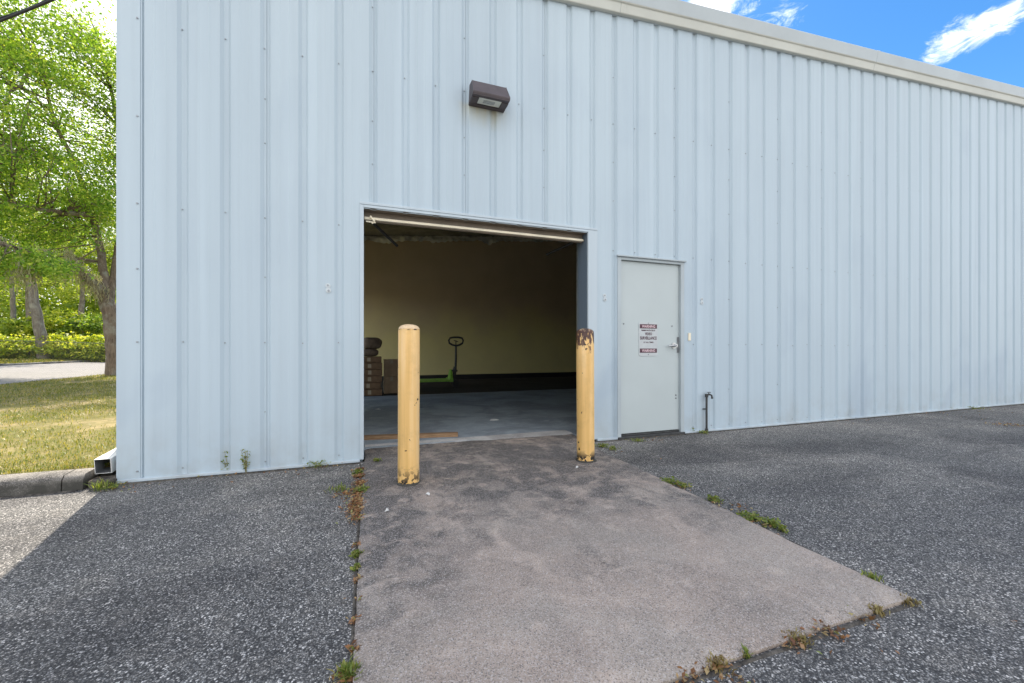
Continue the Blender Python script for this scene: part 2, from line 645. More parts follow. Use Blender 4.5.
def blades(B, h, w, lean=.5):
    """grass blades as narrow quads standing on the points B"""
    n = len(B)
    a = RNG.uniform(0, 2 * PI, n)
    H = (h * RNG.uniform(.4, 1.3, (n, 1)))
    dr = np.stack([np.cos(a), np.sin(a), np.zeros(n)], 1)
    sd = np.stack([-np.sin(a), np.cos(a), np.zeros(n)], 1)
    ln = RNG.uniform(.1, 1, (n, 1)) * lean
    up = np.array([0, 0, 1.0])
    W = w * RNG.uniform(.6, 1.4, (n, 1))
    mid = B + up * H * .55 + dr * H * ln * .4
    tip = B + up * H * (1 - ln * .35) + dr * H * ln * 1.1
    return np.stack([B - sd * W * .4, mid - sd * W * .5, tip, mid + sd * W * .5], 1)


def blob(n, c, r, shell=.45):
    """points in an ellipsoid, thicker towards its outside"""
    d = unit(RNG.normal(size=(n, 3)))
    k = RNG.uniform(shell, 1, (n, 1)) ** .7
    return np.array(c) + d * k * np.array(r)


def crown_points(clumps, per):
    out = []
    for c, r in clumps:
        out.append(np.array(c) + RNG.normal(size=(per, 3)) * np.array([r, r, r * .55]))
    return np.concatenate(out)


# ------------------------------------------------------------------ terrain
LX = -1.95                       # lawn begins beyond the corner of the building


def tz(x):
    """height of the ground left of the building: lawn, road, rising verge"""
    xs = [-60, -30, -18, -16, -9.4, -2.0]
    zs = [1.0, .75, .42, .30, .10, .12]
    return float(np.interp(x, xs, zs))


def grid_sheet(name, xs, ys, zf, mat, jitter=0):
    b = MB()
    nx, ny = len(xs), len(ys)
    for y in ys:
        for x in xs:
            b.v.append((x, y, zf(x, y) + (random.uniform(-jitter, jitter) if jitter else 0)))
    for j in range(ny - 1):
        for i in range(nx - 1):
            b.f.append((j * nx + i, j * nx + i + 1, (j + 1) * nx + i + 1, (j + 1) * nx + i))
            b.m.append(0)
    return b.build(name, mat, smooth=True)


def lin(a, b, n):
    return [a + (b - a) * i / (n - 1) for i in range(n)]


g = grid_sheet('ground', [-900, -200, -60, 0, 60, 200, 900], [-900, -200, -60, 0, 60, 200, 900], lambda x, y: -.12, 'lawn_soil')
tag(g, 'broad dry ground beyond the paved yard', 'ground', kind='structure')
asp = grid_sheet('asphalt_yard', lin(-9.4, 60, 30), [-70, -40, -20, -8, -4, -2, 0, 2, 4.10, 4.2],
                 lambda x, y: 0, 'asphalt')
tag(asp, 'coarse grey asphalt yard in front of the warehouse', 'asphalt', kind='structure')
lawn = grid_sheet('lawn', [-60, -45, -30, -24, -18, -16, -14, -12, -9.4, -8, -6, -4, -3, LX + .02],
                  [4.26, 5, 6, 8, 10, 13, 17, 22, 30, 45, 70, 120],
                  lambda x, y: tz(x), 'lawn_soil')
tag(lawn, 'patchy sunlit lawn left of the building', 'lawn', kind='structure')
lawn2 = grid_sheet('verge_ground', [-60, -45, -30, -24, -18, -16, -9.4], [-70, -40, -20, -8, 0, 4.26], lambda x, y: tz(x), 'lawn_soil')
tag(lawn2, 'rough grassy ground along the side road', 'ground', kind='structure')
road = grid_sheet('road', [-16, -14, -12, -9.6], [-70, -30, 0, 4, 10, 20, 30, 45, 70, 120], lambda x, y: tz(x) + .006, 'road_surface')
tag(road, 'pale side road running past the lawn', 'road', kind='structure')
b = MB()
for j in range(60):
    y0 = -30 + j * 2.0
    dz = random.uniform(-.01, .01)
    b.box(-16.22, -16.0, y0, y0 + 1.985, .2, .40 + dz)
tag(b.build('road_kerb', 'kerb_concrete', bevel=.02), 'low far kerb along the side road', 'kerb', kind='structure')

# kerb along the front of the lawn: cast lengths with a rounded worn nose
b = MB()
x = -9.4
while x < -2.10:
    x1 = min(x + 2.4, -2.07)
    n = max(3, int((x1 - x) / .12))
    xs = lin(x + .004, x1 - .004, n)
    rows = []
    for xx in xs:
        w1, w2 = (mnoise.noise((xx * 3, 0, 0)) * .008, mnoise.noise((xx * 5, 7, 0)) * .009)
        rows.append([(xx, 4.07 + w1, -.03), (xx, 4.078 + w1, .085 + w2), (xx, 4.105 + w1, .118 + w2 * .6), (xx, 4.24, .128 + w2 * .4), (xx, 4.27, .118), (xx, 4.27, -.03)])
    o = len(b.v)
    for r in rows:
        b.v += r
    for i in range(n - 1):
        for k in range(5):
            b.f.append((o + i * 6 + k, o + (i + 1) * 6 + k, o + (i + 1) * 6 + k + 1, o + i * 6 + k + 1))
            b.m.append(0)
    b.f += [tuple(o + k for k in range(6))[::-1], tuple(o + (n - 1) * 6 + k for k in range(6))]
    b.m += [0, 0]
    x = x1
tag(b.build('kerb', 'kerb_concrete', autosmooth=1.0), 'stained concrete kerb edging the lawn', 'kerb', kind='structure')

tag(MB().box(-2.065, -1.902, 4.10, 4.32, -.05, .060).build('soil', 'dirt', bevel=.02), 'dark soil packed under the downspout', 'soil', kind='stuff')

# ------------------------------------------------------------------ apron slab
PX0, PX1, PY0, PY1 = -.03, 2.30, 1.07, 4.62
b = MB()
nx, ny = 48, 70
for j in range(ny):
    for i in range(nx):
        fx, fy = i / (nx - 1), j / (ny - 1)
        x0 = PX0 + (-.012 if fy < .8 else 0)
        x1 = 2.225 + .042 * (PY1 - PY0) * fy
        if PY0 + (PY1 - PY0) * fy > D - .06:
            x0, x1 = -.02, 2.43
        x = x0 + (x1 - x0) * fx
        y = PY0 + (PY1 - PY0) * fy
        ex = mnoise.noise((x * 5, y * 5, 1.3)) * .007 + mnoise.noise((x * 17, y * 17, 4.3)) * .005
        edge = min(fx * 2.3, (1 - fx) * 2.3, fy * 3.5)
        if i in (0, nx - 1): x += ex
        if j == 0: y += ex
        z = .024 + .006 * mnoise.noise((x * 1.2, y * 1.2, 0))
        if i in (0, nx - 1) or j == 0: z -= .009 + abs(ex)
        b.v.append((x, y, z))
for j in range(ny - 1):
    for i in range(nx - 1):
        b.f.append((j * nx + i, j * nx + i + 1, (j + 1) * nx + i + 1, (j + 1) * nx + i))
        b.m.append(0)
rim = [i for i in range(nx)] + [(j + 1) * nx - 1 for j in range(1, ny)] + [(ny - 1) * nx + i for i in range(nx - 2, -1, -1)] + [j * nx for j in range(ny - 2, 0, -1)]
o = len(b.v)
b.v += [(b.v[i][0], b.v[i][1], -.05) for i in rim]
for k in range(len(rim)):
    k2 = (k + 1) % len(rim)
    b.f.append((rim[k2], rim[k], o + k, o + k2))
    b.m.append(0)
b.v = [(x, y, z) for x, y, z in b.v]
slab = b.build('concrete_apron', 'apron_concrete', loc=(0, 1.07, 0), autosmooth=.7)
tag(slab, 'stained concrete apron slab leading into the open doorway', 'pavement', kind='structure')
# broken pale strip where the slab meets the inside floor
b = MB()
xs = lin(-.02, 2.43, 60)
for x in xs:
    wob = mnoise.noise((x * 4, 3, 0)) * .045 + mnoise.noise((x * 15, 3, 0)) * .022
    s = 4.66 - .05 * x
    b.v += [(x, s - .03 + wob, .027), (x, s + .02, .037), (x, 4.75, .036)]
for i in range(len(xs) - 1):
    for k in range(2):
        b.f.append((i * 3 + k, i * 3 + 3 + k, i * 3 + 4 + k, i * 3 + 1 + k))
        b.m.append(0)
tag(b.build('floor_edge', 'sill_concrete', smooth=True), 'broken pale concrete edge just inside the doorway', 'floor edge', kind='structure')

IX0, IX1, IY1 = -1.80, 15.0, 14.0
b = MB().box(IX0, IX1, 4.60, 9.6, -.06, .033)
tag(b.build('interior_floor', 'floor_concrete'), 'bluish grey concrete floor inside the doorway', 'floor', kind='structure')
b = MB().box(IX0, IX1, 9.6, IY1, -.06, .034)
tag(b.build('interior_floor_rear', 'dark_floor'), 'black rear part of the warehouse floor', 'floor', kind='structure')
b = MB().box(IX0, -.04, D + .04, 4.60, -.06, .030).box(2.45, IX1, D + .16, 4.60, -.06, .030)
tag(b.build('interior_floor_front', 'floor_concrete'), 'floor strip behind the front wall', 'floor', kind='structure')

# dirt packed along the joints
def dirt_strip(pts, w, name, z=.004):
    bb = MB()
    n = 0
    P = []
    for (p, q) in zip(pts[:-1], pts[1:]):
        p, q = Vector(p), Vector(q)
        k = max(2, int((q - p).length / .04))
        P += [p.lerp(q, i / k) for i in range(k)]
    P.append(Vector(pts[-1]))
    for i, p in enumerate(P):
        d = (P[min(i + 1, len(P) - 1)] - P[max(i - 1, 0)]).normalized()
        s = Vector((-d.y, d.x, 0))
        a = w * (.45 + .9 * abs(mnoise.noise((p.x * 6, p.y * 6, 2)))) + .006
        c = w * (.45 + .9 * abs(mnoise.noise((p.x * 6, p.y * 6, 9)))) + .006
        bb.v += [p - s * a + Vector((0, 0, z - .006)), p + Vector((0, 0, z + .004)), p + s * c + Vector((0, 0, z - .006))]
    for i in range(len(P) - 1):
        for k in range(2):
            bb.f.append((i * 3 + k, i * 3 + 3 + k, i * 3 + 4 + k, i * 3 + 1 + k))
            bb.m.append(0)
    return tag(bb.build(name, 'dirt', smooth=True), 'dark soil packed in the paving joints', 'soil', kind='stuff')


dirt_strip([(-.05, .95, 0), (-.05, 2.6, 0), (-.05, 3.4, 0), (-.06, 4.1, 0)], .006, 'soil')
dirt_strip([(2.36, 4.05, 0), (2.33, 3.4, 0), (2.28, 2.2, 0), (2.235, 1.06, 0)], .008, 'soil')
dirt_strip([(2.23, 1.055, 0), (1.5, 1.055, 0), (.6, 1.055, 0), (-.04, 1.055, 0)], .009, 'soil')
dirt_strip([(-2.0, 4.14, 0), (-1.0, 4.13, 0), (-.07, 4.13, 0)], .030, 'soil')
dirt_strip([(2.56, 4.13, 0), (5, 4.13, 0), (12, 4.12, 0), (27, 4.12, 0)], .035, 'soil')
dirt_strip([(-9.3, 4.06, 0), (-5, 4.06, 0), (-2.1, 4.06, 0)], .03, 'soil')

# ------------------------------------------------------------------ the warehouse
BX0, BX1, BY1 = -1.900, 28.0, 14.25
RZ0, RS, RIDGE = 5.05 - .0855 * 2.2, .0855, 13.05


def rz(x):                       # underside of the rake trim along the gable
    return RZ0 + RS * x if x < RIDGE else RZ0 + RS * (2 * RIDGE - x)


bld = thing('warehouse', 'long pale blue ribbed metal warehouse with an open doorway', 'building', (0, D, 0))
u0, u1 = 143.9, None
X0 = D * math.tan(TH + math.atan((143.9 - 512) / F))
PITCH = .3048
OPX0, OPX1, OPZ = -.03, 2.43, 2.45        # vehicle doorway
DRX0, DRX1, DRZ = 2.85, 3.825, 2.20       # personnel door hole

pts = [(BX0, 0.0)]
ng = int((BX1 - X0) / PITCH)
for n in range(ng + 1):
    X = X0 + PITCH * n
    A = X - .082 + random.uniform(-.003, .003)
    if n == 0:
        pts += [(X - .012, 0.0), (X - .010, .014), (X - .002, .014), (X + .003, 0.0)]
    else:
        pts += [(A, 0.0), (A + .026, .022)]
        if n % 3 == 0:
            pts += [(X - .036, .022), (X - .0355, .030), (X - .0325, .030), (X - .032, .022)]
        pts += [(X - .020, .022), (X, 0.0)]
    for q in (.062, .138):
        pts += [(X + q, 0.0), (X + q + .009, -.0011), (X + q + .018, 0.0)]
pts = [p for p in pts if p[0] < BX1 - .02] + [(BX1, 0.0)]


def cut_at(x):
    global pts
    for i in range(len(pts) - 1):
        if pts[i][0] < x < pts[i + 1][0]:
            k = (x - pts[i][0]) / (pts[i + 1][0] - pts[i][0])
            pts.insert(i + 1, (x, pts[i][1] + k * (pts[i + 1][1] - pts[i][1])))
            return


for x in (OPX0, OPX1, DRX0, DRX1, RIDGE):
    cut_at(x)
b = MB()
for (xa, ya), (xb, yb) in zip(pts[:-1], pts[1:]):
    mid = (xa + xb) / 2
    zb = .03
    if OPX0 <= mid <= OPX1: zb = OPZ
    elif DRX0 <= mid <= DRX1: zb = DRZ
    # the sheet is slightly oil-canned: a few rows so its flats can wander a millimetre
    nr = 7
    for k in range(nr):
        f0, f1 = k / nr, (k + 1) / nr
        za, zc = zb + (rz(xa) + .05 - zb) * f0, zb + (rz(xa) + .05 - zb) * f1
        zd, ze = zb + (rz(xb) + .05 - zb) * f0, zb + (rz(xb) + .05 - zb) * f1
        b.add([(xa, D + ya, za), (xb, D + yb, zd), (xb, D + yb, ze), (xa, D + ya, zc)], [(0, 1, 2, 3)])
# fasteners: one in each groove at every girt, stitch screws up the laps
def screw(x, z, y=.022, r=.0068):
    b.tube([(x, D + y - .009, z), (x, D + y - .002, z)], [r * .8, r], 6, 1)


for n in range(1, ng):
    X = X0 + PITCH * n
    for z in (.075, 1.15, 2.28, 3.80):
        if X < OPX1 + .05 and X > OPX0 - .02 and z < 2.46: continue
        if DRX0 - .03 < X < DRX1 + .09 and z < 2.25: continue
        screw(X - .048 + random.uniform(-.004, .004), z + random.uniform(-.008, .008))
    if n % 3 == 0:
        for z in (.55, 1.72, 2.9, 3.35, 4.4):
            if (X < OPX1 + .05 and X > OPX0 - .02 or DRX0 - .03 < X < DRX1 + .09) and z < 2.46: continue
            screw(X - .048, z + random.uniform(-.05, .05), .022, .006)
wall = b.build('front_wall', ['wall_paint', 'screw_head'], bld)

b = MB()
b.box(BX0, BX0 + .01, D + .02, BY1, 0, rz(BX0) + .03)                         # left wall; unseen side doorway added to light the interior
lw = MB()
SY0, SY1, SZ = 8.2, 13.6, 2.9
lw.box(BX0, BX0 + .02, D + .02, SY0, 0, rz(BX0) + .03)
lw.box(BX0, BX0 + .02, SY1, BY1, 0, rz(BX0) + .03)
lw.box(BX0, BX0 + .02, SY0, SY1, SZ, rz(BX0) + .03)
lw.build('side_wall', 'wall_paint', bld)
b = MB().box(BX1 - .02, BX1, D + .02, BY1, 0, rz(BX1) + .03)
b.build('side_wall', 'wall_paint', bld)
b = MB()
b.add([(BX0, BY1, 0), (BX1, BY1, 0), (BX1, BY1, rz(BX1) + .05), (RIDGE, BY1, rz(RIDGE) + .05), (BX0, BY1, rz(BX0) + .05)], [(0, 1, 2, 3, 4)])
b.build('rear_wall', 'wall_paint', bld)
b = MB()
for xa, xb in ((BX0 - .10, RIDGE), (RIDGE, BX1 + .1)):
    za, zb = rz(max(xa, BX0)) + .10, rz(min(xb, BX1)) + .10
    b.add([(xa, D - .03, za), (xb, D - .03, zb), (xb, BY1 + .1, zb), (xa, BY1 + .1, za)], [(0, 1, 2, 3)])
    b.add([(xa, D - .03, za + .12), (xb, D - .03, zb + .12), (xb, BY1 + .1, zb + .12), (xa, BY1 + .1, za + .12)], [(0, 1, 2, 3)])
b.build('roof', 'roof_metal', bld)

# rake trim: sculptured profile in lengths, lapped joints
b = MB()
prof = [(D - .012, .0), (D - .040, .004), (D - .046, .012), (D - .066, .100), (D - .078, .108), (D - .084, .118), (D - .108, .270), (D - .098, .285), (D + .02, .295), (D + .02, .0)]
mis = [1, 1, 1, 1, 1, 0, 0, 0, 0, 0]
x = -2.02
cuts = [-2.02, 2.88, 7.60, 12.3, RIDGE]
for xa, xb in zip(cuts[:-1], cuts[1:]):
    b.extrude_x([(y, z + RZ0) for y, z in prof], xa, xb - .004, RS, mis)
    if xb < RIDGE:
        lap = [(y - .003 if y < D else y, z + (.003 if z > .2 else -.002) + RZ0) for y, z in prof]
        b.extrude_x(lap, xb - .035, xb + .03, RS, mis)
b.extrude_x([(y, z + rz(RIDGE) + RS * RIDGE) for y, z in prof], RIDGE, BX1 + .1, -RS, mis)
b.build('rake_trim', ['rake_upper', 'rake_lower'], bld, bevel=.003)

# corner trim, base trim
b = MB()
b.extrude_x([(D - .006, .01), (D - .002, .01), (D - .002, RZ0 - .15), (D - .006, RZ0 - .15)], BX0 - .008, X0 - .022)
b.box(BX0 - .008, BX0 - .003, D - .002, D + .14, .01, RZ0 - .15)
for z in (.09, 1.15, 1.75, 2.285, 3.0, 3.802):
    b.tube([(X0 - .04, D - .013, z), (X0 - .04, D - .006, z)], .0075, 6, 1)
b.build('corner_trim', ['wall_paint', 'screw_head'], bld)
b = MB()
for xa, xb in ((BX0 - .01, OPX0 - .035), (OPX1 + .125, DRX0 - .015), (DRX1 + .018, BX1)):
    b.box(xa, xb, D - .016, D + .05, .006, .030)
b.build('base_trim', 'trim_paint', bld, bevel=.003)

# doorway trims and returns
b = MB()
b.box(OPX0 - .035, OPX0, D - .012, D + .235, .028, OPZ + .035)
b.build('left_jamb', 'trim_paint', bld, bevel=.004)
b = MB()
b.box(OPX1 + .004, OPX1 + .125, D - .012, D + .02, .03, OPZ + .035)
b.box(OPX1 - .001, OPX1 + .0035, D - .015, D + .012, .03, OPZ + .03)
b.build('right_jamb', 'trim_paint', bld, bevel=.003)
MB().box(OPX1, OPX1 + .06, D + .0205, D + .24, .034, OPZ + .005).build('jamb_return', 'jamb_shade', bld)
b = MB()
b.box(OPX0 - .035, OPX1 + .125, D - .016, D + .012, OPZ + .036, OPZ + .062)
b.box(OPX0, OPX1, D - .013, D + .006, OPZ + .008, OPZ + .034)
b.build('head_trim', 'trim_paint', bld, bevel=.003)
b = MB()
b.box(OPX0 + .001, OPX1 - .001, D + .012, D + .30, OPZ + .006, OPZ + .03)
b.box(OPX0 + .002, OPX1 - .006, D + .117, D + .135, OPZ - .09, OPZ + .005)
b.build('lintel', 'brown_steel', bld)
rdo = bpy.data.objects.new('roll_up_door', None)
COL.objects.link(rdo)
rdo.parent = bld
rdo.location = (1.2, .3, 2.4)
b = MB().box(OPX0 + .005, OPX1 - .012, D + .075, D + .115, OPZ - .082, OPZ - .054)
b.box(OPX0 + .005, OPX1 - .012, D + .066, D + .0745, OPZ - .082, OPZ - .074)
b.build('bottom_bar', 'cream_steel', rdo, bevel=.003)
b = MB()
MB().box(OPX0 - .07, OPX0 - .012, D + .245, D + .29, .04, OPZ + .3).build('guide_track', 'steel_grey', rdo)
MB().box(OPX1 + .012, OPX1 + .07, D + .245, D + .29, .04, OPZ + .3).build('guide_track', 'steel_grey', rdo)
b = MB()                                              # coiled curtain above the opening
b.tube([(OPX0 - .1, D + .55, OPZ + .35), (OPX1 + .1, D + .55, OPZ + .35)], .21, 20)
b.box(OPX0, OPX1, D + .335, D + .35, OPZ - .02, OPZ + .4)
b.build('curtain_coil', 'brown_steel', rdo)
for sx, x in ((1, OPX0 + .06),):    # latch hardware at the end of the bar
    b = MB()
    b.tube([(x, D + .055, OPZ - .05), (x + sx * .04, D + .055, OPZ - .10), (x + sx * .015, D + .06, OPZ - .12)], .009, 7)
    b.tube([(x - sx * .04, D + .06, OPZ - .105), (x + sx * .05, D + .06, OPZ - .11)], .007, 7)
    b.build('latch', 'cream_steel', rdo)
for sx, x, l in ((1, OPX0 + .06, 1), (-1, OPX1 - .03, .5)):
    b = MB()
    b.tube([(x + sx * .02, D + .26, OPZ - .05), (x + sx * .30 * l, D + .75, OPZ - .05 - .10 * l)], .016, 7)
    b.build('spring_arm', 'steel_dark', rdo)

# inside: back wall, black cove base, sagging ceiling insulation
b = MB().box(IX0, IX1, IY1, IY1 + .05, .03, 6.5)
b.build('rear_lining', 'back_wall_paint', bld)
b = MB().box(IX0, IX1, IY1 - .03, IY1 - .003, .034, .20)
b.build('cove_base', 'black_base', bld)
b = MB()
b.tube([at(435, 253, 13.93), at(435, 253, 13.93) + Vector((0, .05, 0))], .055, 10)
b.build('pipe_hole', 'black_base', bld)
b = MB().box(IX1, IX1 + .05, D + .05, IY1, .03, 6.5)
b.build('partition', 'liner', bld)
b = MB()
nx, ny = 110, 66
for j in range(ny):
    for i in range(nx):
        x = IX0 + (IX1 - IX0) * i / (nx - 1)
        y = D + .3 + (IY1 - D - .3) * j / (ny - 1)
        z = rz(x) - .02 - .12 * abs(math.sin(y * PI / 1.5)) - .05 * abs(mnoise.noise((x * .9, y * 1.2, 0))) - .03 * mnoise.noise((x * 4, y * 4, 3))
        b.v.append((x, y, z))
for j in range(ny - 1):
    for i in range(nx - 1):
        b.f.append((j * nx + i, j * nx + i + 1, (j + 1) * nx + i + 1, (j + 1) * nx + i))
        b.m.append(0)
b.build('ceiling_insulation', 'insulation', bld, smooth=True)
# torn, crumpled facing hanging down at the top of the back wall
b = MB()
xs = lin(-.5, 9.0, 260)
rows = 7
for x in xs:
    drop = .22 + .16 * abs(mnoise.noise((x * 1.1, 5, 0))) + .10 * abs(mnoise.noise((x * 5, 8, 0)))
    for k in range(rows):
        f = k / (rows - 1)
        y = IY1 - .12 - .10 * mnoise.noise((x * 3.1, f * 2.5, 1)) - .07 * mnoise.noise((x * 9, f * 5, 4)) - .10 * f
        b.v.append((x, y, rz(x) - .05 - drop * f))
for i in range(len(xs) - 1):
    for k in range(rows - 1):
        b.f.append((i * rows + k, (i + 1) * rows + k, (i + 1) * rows + k + 1, i * rows + k + 1))
        b.m.append(0)
b.build('torn_facing', 'white_vinyl', bld, smooth=True)

# personnel door
df = MB()
df.box(DRX0 - .012, 2.887, D - .010, D + .10, .006, 2.205)
df.box(3.787, DRX1 + .015, D - .010, D + .10, .006, 2.205)
df.box(2.887, 3.787, D - .010, D + .10, 2.172, 2.205)
df.box(DRX0 - .03, DRX1 + .03, D - .034, D - .006, 2.206, 2.224, 0)
df.build('door_frame', 'frame_paint', bld, bevel=.003)
b = MB().box(DRX0 - .01, DRX1 + .01, D - .03, D + .10, .003, .030)
b.box(2.887, 3.787, D + .02, D + .1, .031, .050)
b.build('threshold', 'steel_dark', bld, bevel=.003)
b = MB().box(2.890, 3.784, D + .028, D + .072, .058, 2.169)
door = b.build('personnel_door', 'door_paint', bld, bevel=.003)
for x, z in ((2.945, 1.40), (3.675, 1.385), (3.735, .46), (3.735, .50)):
    MB().disc((x, D + .022, z), .009, .006, 'y', 8).build('door_bolt', 'steel_grey', door)
for z in (.36, 1.16, 1.96):
    hb = MB()
    hb.tube([(2.888, D + .014, z - .055), (2.888, D + .014, z + .055)], .0085, 8)
    hb.box(2.893, 2.905, D + .0245, D + .0275, z - .05, z + .05)
    hb.build('hinge', 'cream_steel', door)
b = MB()
b.disc((3.70, D + .018, 1.135), .038, .010, 'y', 20)
b.disc((3.70, D - .025, 1.135), .022, .045, 'y', 16)
b.tube([(3.70, D - .022, 1.135), (3.655, D - .026, 1.135), (3.585, D - .018, 1.128)], [.012, .011, .009], 8)
b.build('lever_handle', 'chrome', door, smooth=False, autosmooth=.6)
b = MB().box(3.752, 3.782, D + .020, D + .0275, 1.045, 1.245)
b.disc((3.767, D + .010, 1.20), .008, .010, 'y', 8).disc((3.767, D + .010, 1.09), .008, .010, 'y', 8)
b.build('latch_guard', 'steel_grey', door, bevel=.002)
# small plates and caulked holes on the sheeting
for u, v, flip in ((328, 288, 1), (604.5, 297.5, 1), (701.5, 301, 1)):
    xr = (u - 512) / F
    t = D / (CT - xr * ST)
    p = at(u, v, t)
    b = MB()
    b.disc((p.x, D - .007, p.z + .022), .023, .006, 'y', 14)
    b.disc((p.x + .004, D - .007, p.z - .022), .025, .006, 'y', 14)
    b.disc((p.x, D - .012, p.z + .024), .009, .006, 'y', 8, 1)
    b.disc((p.x + .006, D - .012, p.z - .026), .010, .006, 'y', 8, 1)
    b.build('caulk_patch', ['pale_caulk', 'screw_head'], bld)
b = MB().box(3.905, 3.945, D - .012, D - .002, 1.20, 1.30)
b.build('keeper_plate', 'cream_steel', bld, bevel=.003)

# gutter and downspout on the left eave; the kicked-out foot shows at the corner
b = MB()
b.box(BX0 - .16, BX0 - .012, D - .12, BY1, rz(BX0) - .10, rz(BX0) + .06)
b.build('gutter', 'downspout_paint', bld, bevel=.01)
# bent box-section pipe, open at its end
b = MB()
path = [((-2.00, 4.62, 4.6), (0, 0, -1)), ((-2.00, 4.62, .34), (0, 0, -1)), ((-2.00, 4.56, .22), (0, -.7, -.7)), ((-1.985, 4.44, .180), (0, -1, -.15)), ((-1.998, 4.17, .150), (0, -1, -.12))]
W, Hh = .053, .060
def ring(c, d, w, h):
    c, d = Vector(c), Vector(d).normalized()
    s = Vector((1, 0, 0))
    n = d.cross(s).normalized()
    return [c - s * w - n * h, c + s * w - n * h, c + s * w + n * h, c - s * w + n * h]
outer = [ring(c, d, W, Hh) for c, d in path]
inner = [ring(c, d, W - .004, Hh - .004) for c, d in reversed(path)]
allr = outer + inner
vs = [p for r in allr for p in r]
fs = []
for i in range(len(allr) - 1):
    for k in range(4):
        fs.append((i * 4 + k, i * 4 + (k + 1) % 4, i * 4 + 4 + (k + 1) % 4, i * 4 + 4 + k))
nout = (len(outer) - 1) * 4
b.add(vs, fs)
b.m = [0 if i < nout + 4 else 1 for i in range(len(fs))]  # inner faces darker grey: shade inside the pipe painted in
b.build('downspout', ['downspout_paint', 'steel_grey'], bld)

# ------------------------------------------------------------------ warning sign on the door
SX0, SX1, SZ0, SZ1 = 3.166, 3.446, 1.005, 1.425
sgn = thing('warning_sign', 'white warning sign with dark red bars on the grey door', 'sign', ((SX0 + SX1) / 2, D + .027, SZ0))
b = MB()
r = .028
ol = []
for cx, cz, a0 in ((SX1 - r, SZ1 - r, 0), (SX0 + r, SZ1 - r, 90), (SX0 + r, SZ0 + r, 180), (SX1 - r, SZ0 + r, 270)):
    for k in range(6):
        a = math.radians(a0 + 18 * k)
        ol.append((cx + r * math.cos(a), cz + r * math.sin(a)))
n = len(ol)
b.add([(x, D + .022, z) for x, z in ol] + [(x, D + .027, z) for x, z in ol],
      [tuple(range(n)), tuple(range(2 * n - 1, n - 1, -1))] + [(i, n + i, n + (i + 1) % n, (i + 1) % n) for i in range(n)])
b.build('sign_panel', 'sign_white', sgn)
for za, zb in ((1.348, 1.400), (1.046, 1.098)):
    MB().box(SX0 + .012, SX1 - .012, D + .0195, D + .0215, za, zb).build('bar', 'sign_dark', sgn)
for z in (1.413, 1.024):
    MB().disc(((SX0 + SX1) / 2, D + .0185, z), .006, .004, 'y', 8).build('fixing_screw', 'steel_grey', sgn)


def lettering(txt, zc, h, w, mat, y):
    cu = bpy.data.curves.new('lettering', 'FONT')
    cu.body = txt
    cu.align_x = 'CENTER'
    cu.size = 1
    cu.offset = .03
    to = bpy.data.objects.new('lettering_src', cu)
    COL.objects.link(to)
    dg = bpy.context.evaluated_depsgraph_get()
    me = bpy.data.meshes.new_from_object(to.evaluated_get(dg))
    bpy.data.objects.remove(to)
    co = np.array([v.co for v in me.vertices])
    mn, mx = co.min(0), co.max(0)
    cx, cz = (SX0 + SX1) / 2, zc
    o = world_loc(sgn)
    for v in me.vertices:
        fx = (v.co.x - (mn[0] + mx[0]) / 2) / (mx[0] - mn[0]) * w
        fz = (v.co.y - (mn[1] + mx[1]) / 2) / (mx[1] - mn[1]) * h
        v.co = (cx + fx - o.x, y - o.y, cz + fz - o.z)
    me.materials.clear()
    me.materials.append(M[mat])
    ob = bpy.data.objects.new('lettering', me)
    COL.objects.link(ob)
    ob.parent = sgn


lettering('WARNING', 1.374, .034, .20, 'sign_pink', D + .0185)
lettering('PREMISES PROTECTED BY', 1.324, .018, .21, 'sign_dark', D + .0205)
lettering('VIDEO', 1.281, .036, .105, 'sign_dark', D + .0205)
lettering('SURVEILLANCE', 1.229, .040, .25, 'sign_dark', D + .0205)
lettering('AT ALL TIMES', 1.176, .018, .15, 'sign_dark', D + .0205)
lettering('WARNING', 1.072, .034, .20, 'sign_pink', D + .0185)

# ------------------------------------------------------------------ wall pack lamp
lx0, lx1 = 1.003, 1.395
lamp = thing('wall_lamp', 'dark bronze wall pack lamp high above the doorway', 'lamp', (1.21, D, 3.66))
b = MB()
sect = [(D - .002, 3.655), (D - .205, 3.668), (D - .212, 3.688), (D - .115, 3.853), (D - .002, 3.868)]
ins = .012
n = 5
vs = [(lx0 + (0 if i in (0, 1, 2) else ins), y, z) for i, (y, z) in enumerate(sect)] + [(lx1 - (0 if i in (0, 1, 2) else ins), y, z) for i, (y, z) in enumerate(sect)]
b.add(vs, [(1, 2, n + 2, n + 1), (2, 3, n + 3, n + 2), (3, 4, n + 4, n + 3), (4, 0, n, n + 4), tuple(range(n)), tuple(range(2 * n - 1, n - 1, -1))])
# underside frame round a recessed lens
b.box(lx0 + .002, lx1 - .002, D - .055, D - .003, 3.648, 3.6555)
b.box(lx0 + .002, lx1 - .002, D - .205, D - .165, 3.656, 3.667)
b.box(lx0 + .002, lx0 + .075, D - .165, D - .055, 3.650, 3.664)
b.box(lx1 - .075, lx1 - .002, D - .165, D - .055, 3.650, 3.664)
b.build('housing', 'bronze_paint', lamp, bevel=.004)
b = MB().box(lx0 + .075, lx1 - .075, D - .165, D - .055, 3.660, 3.678)
b.build('lens', 'lamp_glass', lamp)
b = MB().box(lx0 + .13, lx1 - .14, D - .135, D - .085, 3.6555, 3.6595)
b.build('diode_plate', 'galvanised', lamp)

